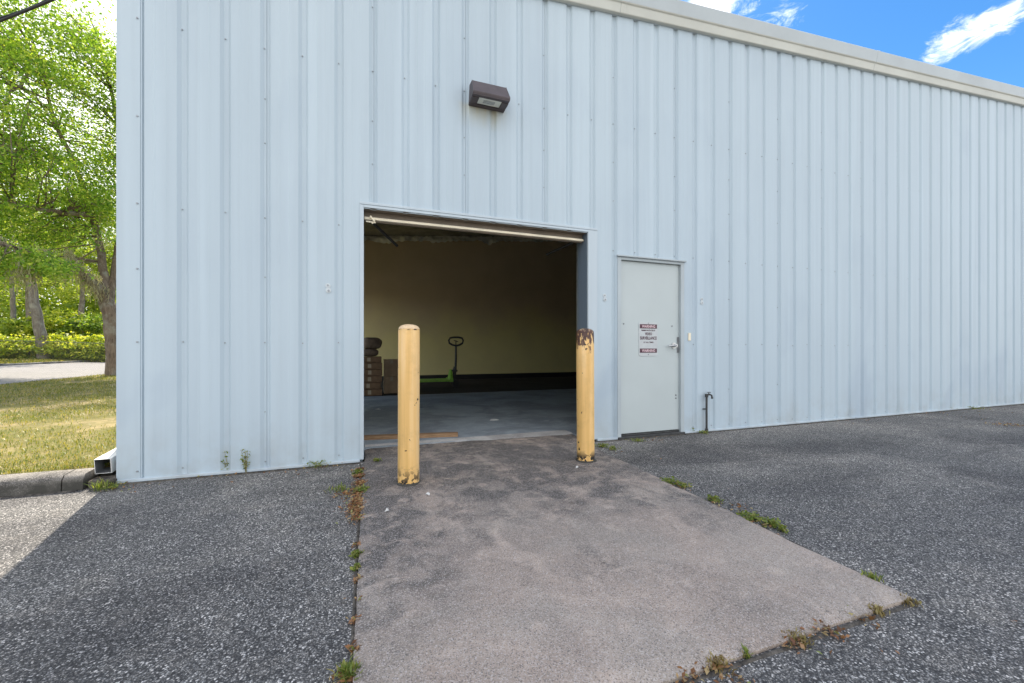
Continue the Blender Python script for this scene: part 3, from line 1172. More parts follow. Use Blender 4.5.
# ------------------------------------------------------------------ bollards
def bollard(x, y, mat, label, tilt):
    root = thing('bollard', label, 'bollard', (x, y, .02), 'yellow pipe bollards guarding the doorway')
    b = MB()
    prof = [(.084, -.03), (.084, .4), (.0845, .8), (.084, 1.222), (.081, 1.228)]
    b.lathe(prof, (x, y, .02), 40)
    p = b.build('pipe', mat, root, autosmooth=.6)
    b = MB()
    prof = [(.0835, 1.2285), (.0815, 1.238), (.072, 1.252), (.054, 1.262), (.03, 1.268), (.006, 1.270)]
    b.lathe(prof, (x, y, .02), 40)
    c = b.build('cap', mat, root, autosmooth=.8)
    b = MB()
    b.lathe([(.10, .0), (.098, .012), (.085, .02)], (x, y, .018), 26)
    for i, v in enumerate(b.v):
        k = 1 + .16 * mnoise.noise((v[0] * 30, v[1] * 30, 0))
        b.v[i] = (x + (v[0] - x) * k, y + (v[1] - y) * k, v[2])
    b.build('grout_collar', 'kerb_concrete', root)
    root.rotation_euler = (tilt[0], tilt[1], 0)


bollard(.312, 3.33, 'bollard_worn_base', 'cleaner yellow bollard with small chips at its foot', (0.0, .004))
bollard(1.975, 3.42, 'bollard_rusted', 'yellow bollard with rust brown top beside the right jamb', (.0, -.006))

# ------------------------------------------------------------------ hose standpipe
sp = thing('standpipe', 'dark pipe with hose tap standing against the wall', 'water tap', (4.165, D - .05, 0))
b = MB()
b.tube([(4.165, D - .05, 0), (4.165, D - .05, .47), (4.168, D - .05, .495)], .0135, 10)
b.lathe([(.021, 0), (.021, .035)], (4.165, D - .05, .02), 10)
b.lathe([(.021, 0), (.021, .03)], (4.165, D - .05, .465), 10)
b.box(4.145, 4.185, D - .03, D + .004, .30, .312)
b.build('pipe', 'steel_dark', sp)
b = MB()
b.tube([(4.145, D - .05, .497), (4.215, D - .06, .497), (4.230, D - .07, .488), (4.232, D - .075, .455)], [.012, .012, .011, .010], 10)
b.lathe([(.014, 0), (.014, .018)], (4.232, D - .075, .445), 10)
b.tube([(4.195, D - .058, .5), (4.195, D - .058, .525)], .006, 6)
b.build('tap_body', 'steel_dark', sp)
b = MB()
pp = [(4.195 + .022 * math.cos(a), D - .058 + .022 * math.sin(a), .527) for a in lin(0, 2 * PI, 13)]
b.tube(pp, .005, 6)
b.box(4.175, 4.215, D - .061, D - .055, .524, .530)
b.build('tap_wheel', 'steel_grey', sp)

# ------------------------------------------------------------------ things inside the doorway
pl = MB()
p0, p1 = Vector((-.32, 5.10, .033)), Vector((1.04, 4.86, .033))
ctr = (p0 + p1) / 2
ang = math.atan2(p1.y - p0.y, p1.x - p0.x)
pl.rbox((ctr.x, ctr.y, .055), ((p1 - p0).length, .089, .045), ang)
o = pl.build('wooden_plank', 'plank_wood', loc=(ctr.x, ctr.y, .035), bevel=.003)
tag(o, 'brown timber plank lying on the floor inside the doorway', 'plank')

FZ = .035
pj = thing('pallet_jack', 'green hand pallet jack with upright black handle inside', 'pallet jack', (2.20, 11.35, FZ))
jx, jy = 2.20, 11.35
for dy in (-.21, .21):
    b = MB()
    b.box(jx - 1.18, jx - .04, jy + dy - .08, jy + dy + .08, FZ + .16, FZ + .215)
    b.add([(jx - 1.30, jy + dy - .05, FZ + .16), (jx - 1.18, jy + dy - .08, FZ + .16), (jx - 1.18, jy + dy + .08, FZ + .16), (jx - 1.30, jy + dy + .05, FZ + .16),
           (jx - 1.30, jy + dy - .05, FZ + .19), (jx - 1.18, jy + dy - .08, FZ + .215), (jx - 1.18, jy + dy + .08, FZ + .215), (jx - 1.30, jy + dy + .05, FZ + .19)],
          [(0, 3, 2, 1), (4, 5, 6, 7), (0, 1, 5, 4), (2, 3, 7, 6), (0, 4, 7, 3)])
    b.build('fork', 'green_steel', pj, bevel=.006)
    b = MB()
    b.tube([(jx - 1.0, jy + dy - .04, FZ + .04), (jx - 1.0, jy + dy + .04, FZ + .04)], .04, 14)
    b.box(jx - 1.02, jx - .98, jy + dy - .012, jy + dy + .012, FZ + .04, FZ + .17)
    b.build('load_roller', 'black_rubber', pj)
b = MB()
b.box(jx - .06, jx + .04, jy - .30, jy + .30, FZ + .15, FZ + .235)
b.add([(jx - .03, jy - .22, FZ + .23), (jx + .05, jy - .22, FZ + .23), (jx + .05, jy + .22, FZ + .23), (jx - .03, jy + .22, FZ + .23),
       (jx + .0, jy - .07, FZ + .48), (jx + .05, jy - .07, FZ + .48), (jx + .05, jy + .07, FZ + .48), (jx + .0, jy + .07, FZ + .48)],
      [(0, 3, 2, 1), (4, 5, 6, 7), (0, 1, 5, 4), (1, 2, 6, 5), (2, 3, 7, 6), (3, 0, 4, 7)])
b.build('fork_frame', 'green_steel', pj, bevel=.006)
b = MB()
b.lathe([(.075, .10), (.075, .20), (.05, .21), (.05, .50), (.03, .51), (.03, .56)], (jx + .13, jy, FZ), 16)
b.box(jx + .03, jx + .20, jy - .09, jy + .09, FZ + .42, FZ + .47)
b.build('pump', 'steel_dark', pj)
for dy in (-.075, .075):
    b = MB().tube([(jx + .14, jy + dy - .028, FZ + .09), (jx + .14, jy + dy + .028, FZ + .09)], .09, 18)
    b.build('steer_wheel', 'black_rubber', pj)
b = MB()
tx, ty = jx + .15, jy - .03
b.tube([(tx, ty, FZ + .40), (tx + .01, ty - .03, FZ + .80), (tx + .005, ty - .05, FZ + 1.16)], [.036, .032, .028], 10)
lp = [(0, .0), (-.10, .02), (-.185, .07), (-.205, .15), (-.17, .215), (-.06, .235), (.06, .235), (.17, .215), (.205, .15), (.185, .07), (.10, .02), (0, .0)]
b.tube([(tx + .005 + x, ty - .05 - z * .1, FZ + 1.15 + z) for x, z in lp], .027, 9)
b.tube([(tx + .005, ty - .05, FZ + 1.15), (tx + .005, ty - .06, FZ + 1.30)], .014, 8)
b.tube([(tx - .06, ty - .06, FZ + 1.30), (tx + .07, ty - .06, FZ + 1.26)], .010, 8)
b.build('tow_handle', 'steel_dark', pj, autosmooth=.8)

# stacked flat cartons, left of the doorway
zc = FZ
rows = [(.155, 'lowest dark flat carton in the stack inside the left jamb'), (.150, 'second flat carton up in the dark stack'), (.150, 'third flat carton up in the dark stack'),
        (.148, 'fourth flat carton up in the dark stack'), (.145, 'fifth flat carton up in the dark stack'), (.140, 'topmost flat carton in the stack under the sacks')]
for i, (h, lab) in enumerate(rows):
    cx, cy = .04 + random.uniform(-.02, .02), 9.95 + random.uniform(-.02, .02)
    root = thing('flat_carton', lab, 'carton', (cx, cy, zc), 'flat cartons stacked inside the doorway')
    b = MB().box(cx - .27, cx + .27, cy - .28, cy + .28, zc + .001, zc + h - .008)
    b.build('carton_body', 'cardboard_dark', root, bevel=.006)
    b = MB().box(cx - .035, cx + .035, cy - .284, cy - .2805, zc + .03, zc + h - .03)
    b.build('tape_strip', 'tape', root)
    zc += h
ztop = zc
for k, (h, lab) in enumerate(((.40, 'lower square cardboard box beside the carton stack'), (.41, 'upper square cardboard box beside the carton stack'))):
    cx, cy = .55, 10.22
    z0 = FZ + (0 if k == 0 else .401)
    root = thing('cardboard_box', lab, 'box', (cx, cy, z0), 'square cardboard boxes inside the doorway')
    b = MB().box(cx - .17, cx + .20, cy - .19, cy + .19, z0 + .001, z0 + h - .002)
    b.build('box_body', 'cardboard', root, bevel=.005)
    b = MB().box(cx - .03, cx + .03, cy - .1935, cy - .1905, z0 + h - .10, z0 + h - .003)
    b.box(cx - .03, cx + .03, cy - .19, cy + .19, z0 + h - .0015, z0 + h + .0015)
    b.build('tape_strip', 'tape', root)


def sack(c, s, label, rot):
    b = MB()
    nu, nv = 22, 14
    for j in range(nv + 1):
        ph = -PI / 2 + PI * j / nv
        for i in range(nu):
            th = 2 * PI * i / nu
            def se(w, m): return math.copysign(abs(w) ** m, w)
            x = s[0] * se(math.cos(ph), .6) * se(math.cos(th), .6)
            y = s[1] * se(math.cos(ph), .6) * se(math.sin(th), .6)
            z = s[2] * se(math.sin(ph), .7)
            k = 1 + .10 * mnoise.noise((x * 9 + c[0], y * 9, z * 12 + c[2]))
            x, y = x * math.cos(rot) - y * math.sin(rot), x * math.sin(rot) + y * math.cos(rot)
            b.v.append((c[0] + x * k, c[1] + y * k, c[2] + s[2] + z * k))
    for j in range(nv):
        for i in range(nu):
            b.f.append((j * nu + i, j * nu + (i + 1) % nu, (j + 1) * nu + (i + 1) % nu, (j + 1) * nu + i))
            b.m.append(0)
    o = b.build('paper_sack', 'sack_paper', loc=c, smooth=True)
    return tag(o, label, 'sack', 'paper sacks on the carton stack')


sack((.05, 9.93, ztop), (.20, .24, .085), 'lower crumpled brown sack resting on the carton stack', .1)
sack((.09, 9.93, ztop + .165), (.22, .23, .135), 'bulging brown sack on top of the other sack', .3)


def scrap(u, v, z, s, label):
    p = gnd(u, v, z)
    b = MB()
    n = 7
    vs = []
    for i in range(n):
        a = 2 * PI * i / n
        r = s * random.uniform(.5, 1.1)
        vs.append((p.x + r * math.cos(a) * 1.5, p.y + r * math.sin(a) * .8, z + random.uniform(.002, .02)))
    b.add(vs + [(q[0], q[1], q[2] - .002) for q in vs] + [(p.x, p.y, z + .025), (p.x, p.y, z + .022)],
          [(i, (i + 1) % n, 2 * n) for i in range(n)] + [(n + (i + 1) % n, n + i, 2 * n + 1) for i in range(n)] + [(i, n + i, n + (i + 1) % n, (i + 1) % n) for i in range(n)])
    tag(b.build('paper_scrap', 'white_paper', loc=p), label, 'litter', 'white scraps of paper')


scrap(378.5, 410, .034, .045, 'white paper scrap on the inside floor by the left jamb')
scrap(494, 420.5, .034, .06, 'white paper scrap on the inside floor between the bollards')
scrap(428, 495.5, .03, .013, 'small pale flake on the slab right of the cleaner bollard')
scrap(387, 511.5, .03, .013, 'small pale flake on the slab before the cleaner bollard')
scrap(577, 468.5, .03, .013, 'small pale flake on the slab left of the rusted bollard')

# ------------------------------------------------------------------ weeds and litter
def weed(kind, p, r, n, label, h=.08, dry=.0):
    p = np.array(p)
    name = {'broad': 'weed', 'grass': 'grass_tuft', 'dry': 'dry_grass_tuft', 'stalk': 'stalk_weed'}[kind]
    if kind == 'broad':
        root = thing(name, label, 'weed', tuple(p))
        C = p + np.stack([RNG.normal(0, r * .6, n), RNG.normal(0, r * .6, n), RNG.uniform(.004, h * .7, n)], 1)
        n and quads_mesh('leaf_mass', leaves(C, .021, .6, .65), 'weed_leaf', root)
        b = MB()
        for k in range(9):
            a = random.uniform(0, 2 * PI)
            b.tube([tuple(p), tuple(p + np.array([math.cos(a) * r * .4, math.sin(a) * r * .4, h * .5])), tuple(p + np.array([math.cos(a) * r * .8, math.sin(a) * r * .8, h * .8]))], [.003, .002, .0012], 4)
        b.build('stem', 'weed_leaf', root)
        return root
    if kind == 'stalk':
        root = thing(name, label, 'weed', tuple(p))
        b = MB()
        C = []
        for k in range(n):
            a = random.uniform(0, 2 * PI)
            hh = h * random.uniform(.5, 1)
            q = [p + np.array([math.cos(a) * r * f * 1.2, math.sin(a) * r * f * .4 - .02 * f, hh * f]) for f in (0, .35, .7, 1)]
            b.tube([tuple(x) for x in q], [.0035, .003, .0022, .001], 4)
            for f in lin(.15, 1, 16):
                C.append(p + np.array([math.cos(a) * r * f * 1.2, math.sin(a) * r * f * .4 - .02 * f, hh * f]) + RNG.normal(0, .012, 3))
        b.build('stem', 'dry_blade', root)
        quads_mesh('leaf_mass', leaves(np.array(C), .026, .35, .2), 'weed_leaf', root)
        return root
    B = p + np.stack([RNG.normal(0, r * .5, n), RNG.normal(0, r * .5, n), np.zeros(n)], 1)
    o = quads_mesh(name, blades(B, h, .006, .9), 'dry_blade' if kind == 'dry' else 'weed_leaf', None, tuple(p))
    return tag(o, label, 'weed' if kind == 'grass' else 'dry grass')


weed('broad', gnd(362, 492), .055, 150, 'leafy weed in the joint left of the slab near the doorway', .05)
weed('broad', gnd(357, 474), .045, 90, 'small weed at the left foot of the doorway', .05)
weed('grass', gnd(340, 491), .07, 70, 'thin sprawling weed reaching onto the asphalt left of the slab', .05)
weed('broad', gnd(357, 557), .022, 70, 'small bright weed alone in the left slab joint', .045)
weed('broad', gnd(356, 570), .018, 45, 'tiny weed just before the bright weed in the left joint', .035)
weed('grass', gnd(349, 676), .035, 160, 'green tuft in the left slab joint nearest the camera', .038)
weed('broad', gnd(317, 467), .085, 110, 'low spreading weed against the wall left of the doorway', .075)
weed('stalk', gnd(246, 473), .03, 4, 'tall thin weed standing against the wall', .24)
weed('stalk', gnd(229, 473), .03, 2, 'single wispy stalk against the wall beside the tall weed', .20)
weed('grass', gnd(101, 490), .055, 90, 'grassy tuft below the downspout at the building corner', .085)
weed('broad', gnd(114, 489), .05, 60, 'leafy weed hugging the building corner', .06)
weed('broad', gnd(376, 461, .03), .03, 50, 'weed sprig just inside the left jamb', .03)
weed('broad', gnd(603, 447), .05, 120, 'weed between the rusted bollard and the wall', .05)
weed('grass', gnd(613, 450), .05, 90, 'grass sprig behind the rusted bollard', .05)
weed('broad', gnd(637, 441), .07, 80, 'low weed below the personnel door', .035)
weed('broad', gnd(690, 432.5), .06, 80, 'weed at the wall just left of the standpipe', .09)
weed('broad', gnd(704, 433.5), .05, 60, 'weed at the foot of the standpipe', .05)
weed('broad', gnd(671, 483), .07, 150, 'weed patch on the right slab edge nearest the doorway', .04)
weed('broad', gnd(684, 487), .04, 70, 'small weed beside the patch on the right slab edge', .045)
weed('broad', gnd(714, 501), .045, 90, 'middle weed patch on the right slab edge', .04)
weed('broad', gnd(752, 519), .06, 140, 'long weed patch on the right slab edge', .03)
weed('broad', gnd(771, 526), .04, 110, 'tallest green weed at the end of the long edge patch', .06)
weed('broad', gnd(783, 532), .025, 60, 'weed sprout beside the tallest edge weed', .05)
weed('grass', gnd(873, 580), .035, 60, 'thin green grass on the right slab edge near its corner', .035)
weed('dry', gnd(905, 602), .04, 130, 'dry tuft at the front right corner of the slab', .022)
weed('dry', gnd(876, 613), .03, 90, 'dry tuft on the front slab edge near the corner', .03)
weed('dry', gnd(796, 640), .045, 200, 'largest dry tuft along the front slab edge', .026)
weed('grass', gnd(747, 658), .012, 40, 'little green sprout on the front slab edge', .03)
weed('dry', gnd(717, 667), .035, 150, 'olive dry tuft on the front slab edge nearest the camera', .026)
weed('broad', gnd(945, 409.3), .12, 60, 'weed at the foot of the wall far right', .06)
weed('broad', gnd(975, 409), .15, 60, 'second weed at the wall far right', .06)
weed('broad', gnd(880, 414), .12, 40, 'sparse weed at the wall right of the standpipe', .03)

C = []
def scatter(u, v, r, n):
    p = np.array(gnd(u, v, .008))
    C.append(p + np.stack([RNG.normal(0, r, n), RNG.normal(0, r, n), RNG.uniform(.0, .012, n)], 1))
for u, v, r, n in ((360, 470, .028, 160), (360, 476, .030, 200), (361, 483, .035, 260), (361, 489, .035, 220), (362, 499, .04, 260), (361, 494, .035, 260), (360, 504, .045, 420), (356, 511, .04, 200), (360, 517, .025, 120), (347, 494, .03, 40), (337, 496, .03, 25), (358, 545, .012, 30), (357, 580, .012, 30), (356, 620, .012, 30), (354, 650, .014, 30), (357, 520, .04, 30), (350, 490, .06, 25), (369, 470, .03, 20), (346, 520, .03, 6),
                   (349, 677, .03, 60), (357, 600, .02, 12), (672, 487, .07, 40), (716, 503, .05, 30), (755, 522, .06, 40), (735, 510, .06, 25), (827, 631, .03, 60),
                   (800, 645, .04, 40), (720, 671, .04, 50), (690, 680, .03, 40), (860, 618, .03, 20), (330, 466, .08, 30), (290, 470, .15, 40), (210, 477, .15, 30), (140, 485, .1, 30),
                   (655, 440, .08, 25), (925, 413, .3, 60), (980, 411, .4, 60), (840, 421, .3, 50), (1013, 425, .10, 90), (1000, 424.5, .09, 40), (890, 655, .01, 2), (1008, 621, .008, 2), (400, 520, .2, 5), (640, 470, .4, 10)):
    scatter(u, v, r, n)
quads = leaves(np.concatenate(C), .020, .5, .9)
quads[:, :, 2] = np.maximum(quads[:, :, 2], .005)
tag(quads_mesh('leaf_litter', quads, 'dead_leaf'), 'brown dead leaves caught along the paving joints', 'leaf litter', kind='stuff')

# ------------------------------------------------------------------ lawn grass
N = 130000
rr = RNG.uniform(0, 1, N) ** 1.7
y = 4.28 + rr * 22
x = -1.98 - RNG.uniform(0, 1, N) ** 1.05 * np.minimum(7.4, 1.0 + y * .85)
keep = np.array([mnoise.noise((a * .8, c * .8, 0)) + .5 * mnoise.noise((a * 2.7, c * 2.7, 5)) for a, c in zip(x, y)]) > RNG.uniform(-.75, .55, N)
x, y = x[keep], y[keep]
B = np.stack([x, y, np.interp(x, [-9.4, -2.0], [.10, .12])], 1)
sc_ = (1 + (y - 4) * .06)[:, None]
G = blades(B, .042, .006, 1.1)
G = B[:, None, :] + (G - B[:, None, :]) * np.stack([sc_] * 4, 1) * np.array([1, 1, 1])
tag(quads_mesh('grass', G, 'grass_blade'), 'short dry grass of the lawn', 'grass', kind='stuff')
n = 26000
x = RNG.uniform(-18.6, -16.25, n)
y = RNG.uniform(14, 60, n)
B = np.stack([x, y, np.interp(x, [-18, -16], [.42, .30])], 1)
tag(quads_mesh('verge_grass', blades(B, .16, .03, .9), 'grass_blade'), 'longer grass on the verge beyond the road', 'grass', kind='stuff')

# ------------------------------------------------------------------ trees
def limb(b, pts, r0, r1, n=9, wig=.05):
    P = []
    pts = [Vector(p) for p in pts]
    m = (len(pts) - 1) * 5
    for i in range(m + 1):
        f = i / m * (len(pts) - 1)
        k = min(int(f), len(pts) - 2)
        u = f - k
        a, bb = pts[max(k - 1, 0)], pts[k]
        c, d = pts[k + 1], pts[min(k + 2, len(pts) - 1)]
        q = .5 * ((2 * bb) + (c - a) * u + (2 * a - 5 * bb + 4 * c - d) * u * u + (3 * bb - a - 3 * c + d) * u ** 3)
        if 0 < i:
            q = q + Vector((random.uniform(-wig, wig), random.uniform(-wig, wig), random.uniform(-wig, wig) * .5))
        P.append(q)
    b.tube(P, [r0 + (r1 - r0) * (i / m) for i in range(m + 1)], n)
    return P


oak_base = at(115.5, 377, 15.0)
oak_base.z = .11
oak = thing('oak_tree', 'large live oak hung with moss at the building corner', 'tree', oak_base)
b = MB()
tr = limb(b, [oak_base - Vector((0, 0, .1)), at(115, 345, 15), at(111, 318, 15), at(107, 300, 15)], .29, .22, 14, .02)
fork = at(108, 304, 15)
L1 = limb(b, [fork, at(97, 288, 14.6), at(82, 273, 14.0), at(60, 262, 13.3), at(28, 252, 12.6), at(-20, 235, 12)], .17, .05)
L2 = limb(b, [at(106, 296, 15), at(102, 262, 15.3), at(93, 215, 15.6), at(72, 160, 15.4), at(52, 110, 15.2), at(40, 60, 15)], .15, .03)
L3 = limb(b, [at(110, 306, 15), at(114, 270, 15.4), at(122, 210, 15.8), at(120, 140, 16), at(108, 80, 15.8), at(100, 45, 15.5)], .15, .03)
L4 = limb(b, [at(90, 215, 15.2), at(60, 212, 14), at(20, 205, 13), at(-30, 190, 12.5)], .10, .04)
L5 = limb(b, [at(66, 160, 14.8), at(30, 150, 15.5), at(-10, 130, 16)], .08, .03)
L6 = limb(b, [at(122, 210, 15.8), at(150, 180, 16.5), at(190, 150, 17)], .10, .03)
L7 = limb(b, [at(120, 140, 16), at(145, 100, 16.5), at(165, 70, 17)], .08, .03)
L8 = limb(b, [at(5, 105, 13.6), at(12, 92, 13.9), at(30, 75, 14.1), at(48, 66, 14.4)], .07, .03)
L9 = limb(b, [at(3, 152, 13.2), at(15, 138, 13.4), at(28, 118, 13.7), at(29, 100, 14)], .07, .03)
skeleton = [p for L in (L1, L2, L3, L4, L5, L6, L7) for p in L[2:]]
cc = at(32, 142, 14.5)


def pix(p):
    fw = p[0] * ST + p[1] * CT
    return 512 + F * (p[0] * CT - p[1] * ST) / fw, HOR - F * (p[2] - CAMH) / fw


clumps = []
while len(clumps) < 400:
    d = unit(RNG.normal(size=(1, 3)))[0]
    k = RNG.uniform(.25, 1) ** .6
    q = np.array(cc) + d * k * np.array([4.3, 3.9, 5.7])
    p = Vector(q)
    uu, vv = pix(q)
    if p.z < 4.1 or (uu > 50 and vv > 243) or mnoise.noise((q[0] * .45, q[1] * .45, q[2] * .55 + 3)) < -.24: continue
    clumps.append((q, RNG.uniform(.30, .52)))
for k in range(60):                                   # side of the crown over the roof's far corner
    q = np.array(at(RNG.uniform(110, 190), RNG.uniform(60, 240), RNG.uniform(14.5, 18)))
    clumps.append((q, RNG.uniform(.3, .5)))
for k in range(46):                                   # low skirt of foliage
    q = np.array(at(RNG.uniform(-60, 62), RNG.normal(264, 6), RNG.uniform(11.5, 14.5)))
    clumps.append((q, RNG.uniform(.22, .36)))
for q, r in clumps:                                   # a twig to every clump
    p = Vector(q)
    s = min(skeleton, key=lambda w: (w - p).length)
    m = s.lerp(p, .5) + Vector((random.uniform(-.2, .2), random.uniform(-.2, .2), random.uniform(.0, .3)))
    b.tube([s, m, p], [.028, .018, .006], 5)
b.build('trunk', 'oak_bark', oak, smooth=True)
quads_mesh('crown', leaves(crown_points(clumps, 230), .092, .58, .08), 'oak_leaf', oak)


def moss(parent, spots):
    out = []
    for (p, ln, n, r) in spots:
        p = np.array(p)
        for k in range(n):
            s = p + np.array([RNG.normal(0, r), RNG.normal(0, r), RNG.uniform(-.05, .1)])
            hh = ln * RNG.uniform(.35, 1)
            m = 6
            w = RNG.uniform(.006, .015)
            a = RNG.uniform(0, PI)
            sd = np.array([math.cos(a), math.sin(a), 0]) * w
            q = [s + np.array([RNG.normal(0, .025), RNG.normal(0, .025), -hh * i / m]) for i in range(m + 1)]
            for i in range(m):
                f0, f1 = 1 - i / m * .75, 1 - (i + 1) / m * .75
                out.append([q[i] - sd * f0, q[i] + sd * f0, q[i + 1] + sd * f1, q[i + 1] - sd * f1])
    return quads_mesh('hanging_moss', np.array(out), 'moss_strand', parent)


spots = []
for i in range(34):
    p = L1[min(len(L1) - 1, 4 + i % (len(L1) - 4))]
    spots.append((p + Vector((0, 0, random.uniform(-.05, .25))), random.uniform(.4, 1.2), 22, .12))
for i in range(7):
    spots.append((at(random.uniform(66, 96), random.uniform(246, 264), random.uniform(14.2, 15.0)), random.uniform(.5, 1.3), 16, .14))
for i in range(16):
    spots.append((at(random.uniform(-30, 40), random.uniform(255, 275), random.uniform(11.8, 13.2)), random.uniform(.4, .9), 18, .12))
for i in range(16):
    spots.append((Vector(clumps[random.randrange(300)][0]), random.uniform(.4, 1.0), 18, .14))
moss(oak, spots)


def tree(label, base, top, lean, r, crown, leafmat, n, leaf_size, name='tree', group='trees beyond the road', barkm='grey_bark', mossy=0):
    root = thing(name, label, 'tree', base, group)
    b = MB()
    P = limb(b, [base - Vector((0, 0, .3)), base.lerp(top, .35) + Vector(lean) * .5, base.lerp(top, .7) + Vector(lean), top], r, r * .45, 10, .03)
    cl = []
    c, rad = crown
    while len(cl) < n:
        d = unit(RNG.normal(size=(1, 3)))[0]
        q = np.array(c) + d * RNG.uniform(.2, 1) ** .6 * np.array(rad)
        if mnoise.noise((q[0] * .4, q[1] * .4, q[2] * .4 + 11)) < -.25: continue
        cl.append((q, RNG.uniform(.35, .7)))
    for q, _ in cl[::3]:
        p = Vector(q)
        s = min(P[len(P) // 2:], key=lambda w: (w - p).length)
        b.tube([s, s.lerp(p, .5) + Vector((0, 0, .2)), p], [r * .22, r * .14, .012], 5)
    b.build('trunk', barkm, root, smooth=True)
    quads_mesh('crown', leaves(crown_points(cl, 150), leaf_size, .5, .3), leafmat, root)
    if mossy:
        moss(root, [(Vector(cl[random.randrange(len(cl))][0]), random.uniform(.8, 1.6), 16, .2) for _ in range(mossy)])
    return root


def gb(u, t):                    # point on the rising ground at column u, t deep
    p = at(u, 350, t)
    return Vector((p.x, p.y, tz(p.x)))


tree('leaning mossy tree with a bare trunk across the road', gb(45, 24), at(31, 262, 23.5), (-.1, 0, 0), .30, (at(22, 205, 24.5), (3.4, 2.6, 3.0)), 'far_leaf', 24, .17, mossy=10)
tree('thin straight tree at the far left across the road', gb(14, 27), at(9, 262, 27), (.1, 0, 0), .17, (at(5, 190, 28), (3.0, 2.6, 3.4)), 'far_leaf', 26, .18)
tree('slim tree behind the fence left of the leaning trunk', gb(-28, 26), at(-24, 240, 26), (.2, 0, 0), .20, (at(-30, 180, 27), (3.4, 3.0, 3.6)), 'far_leaf', 30, .18)
tree('tall pale tree filling the gap below the oak boughs', gb(78, 34), at(80, 260, 34), (.2, 0, 0), .24, (at(78, 252, 34), (4.6, 3.2, 3.4)), 'far_leaf', 60, .22)
tree('tall tree half hidden by the building corner', gb(128, 34), at(126, 220, 34), (-.2, 0, 0), .26, (at(126, 235, 36), (5, 3.6, 4.2)), 'far_leaf', 55, .23)
tree('broad tree farthest back over the hedge', gb(30, 40), at(32, 220, 40), (-.2, 0, 0), .3, (at(32, 262, 40), (6.5, 3.6, 4.2)), 'far_leaf', 80, .26)


def shrub(label, base, rad, mat, n, leaf_size, group='shrubs behind the fence', stems=7):
    root = thing('shrub', label, 'shrub', base, group)
    b = MB()
    c = base + Vector((0, 0, rad[2] * .85))
    for k in range(stems):
        a = random.uniform(0, 2 * PI)
        e = c + Vector((math.cos(a) * rad[0] * .6, math.sin(a) * rad[1] * .6, rad[2] * random.uniform(.0, .6)))
        b.tube([base + Vector((math.cos(a) * .1, math.sin(a) * .1, -.1)), base.lerp(e, .5), e], [.045, .03, .01], 6)
    b.build('stem', 'grey_bark', root)
    cl = []
    while len(cl) < n:
        d = unit(RNG.normal(size=(1, 3)))[0]
        d[2] = d[2] * 1.0
        q = np.array(c) + d * RNG.uniform(.35, 1) ** .5 * np.array(rad)
        if q[2] < base.z + .08: continue
        cl.append((q, RNG.uniform(.12, .30)))
    quads_mesh('foliage', leaves(crown_points(cl, 90), leaf_size, .55, .4), mat, root)


shrub('low yellow green shrub at the left end of the hedge', gb(-6, 23.6), (1.5, 1.0, .72), 'hedge_leaf', 60, .14)
shrub('low yellow green shrub in front of the leaning trunk', gb(24, 24.0), (1.3, 1.0, .70), 'hedge_leaf', 55, .14)
shrub('bright hedge shrub right of the leaning trunk', gb(62, 24.6), (1.25, 1.0, .82), 'hedge_leaf', 60, .14)
shrub('rounded hedge shrub beside the oak trunk', gb(92, 25.3), (1.2, 1.0, .85), 'hedge_leaf', 60, .14)
shrub('hedge shrub mostly hidden behind the oak trunk', gb(122, 26), (1.4, 1.0, .85), 'hedge_leaf', 50, .14)
shrub('tall bright bush rising behind the hedge', gb(62, 27.6), (2.0, 1.5, 1.75), 'hedge_leaf', 110, .17)
shrub('tall darker bush behind the hedge by the oak', gb(96, 28), (1.7, 1.5, 1.65), 'shrub_leaf', 90, .17)
shrub('wide green bush behind the hedge at far left', gb(2, 27), (2.3, 1.6, 1.5), 'far_leaf', 90, .18)

# a far wood that closes the view along the road
cl = []
for k in range(560):
    u, t = RNG.uniform(-170, 210), RNG.uniform(46, 58)
    p = at(u, 349, t)
    zz = RNG.uniform(.6, 12.0 + 2 * math.sin(u * .05))
    cl.append((np.array([p.x, p.y, zz]), RNG.uniform(.8, 1.4)))
q = leaves(crown_points(cl, 90), .5, .6, .3)
tag(quads_mesh('far_wood', q, 'far_leaf'), 'distant green wood closing the view past the road', 'wood', kind='stuff')

# ------------------------------------------------------------------ chain-link fence beyond the verge
fa, fb = gb(-60, 19.6), gb(150, 24.8)
fence = thing('chain_link_fence', 'grey chain link fence in front of the hedge', 'fence', fa)
dv = (fb - fa)
dv.z = 0
Lf = dv.length
dv.normalize()
Hf = 1.15
npost = int(Lf / 4.4)
for k in range(npost + 1):
    p = fa + dv * (Lf * k / npost)
    p.z = tz(p.x)
    b = MB().tube([p - Vector((0, 0, .1)), p + Vector((0, 0, Hf + .06))], .032, 8)
    b.build('post', 'old_wire', fence)
b = MB()
b.tube([fa + Vector((0, 0, Hf)), Vector((fb.x, fb.y, tz(fb.x) + Hf))], .012, 8)
b.build('top_rail', 'old_wire', fence)
b = MB()
stp = .085
k = -Hf
while k < Lf:
    for sgn_ in (1, -1):
        x0 = k if sgn_ > 0 else k + Hf
        pts_ = []
        for f in (0, 1):
            s = x0 + sgn_ * Hf * f
            s2 = min(max(s, 0), Lf)
            hh = Hf * f if s == s2 else Hf * (abs(s2 - x0) / Hf)
            q = fa + dv * s2
            pts_.append(Vector((q.x, q.y, tz(q.x) + .02 + hh)))
        if (pts_[0] - pts_[1]).length > .05:
            b.tube(pts_, .0024, 3, 0, False)
    k += stp
b.build('wire_mesh', 'old_wire', fence)

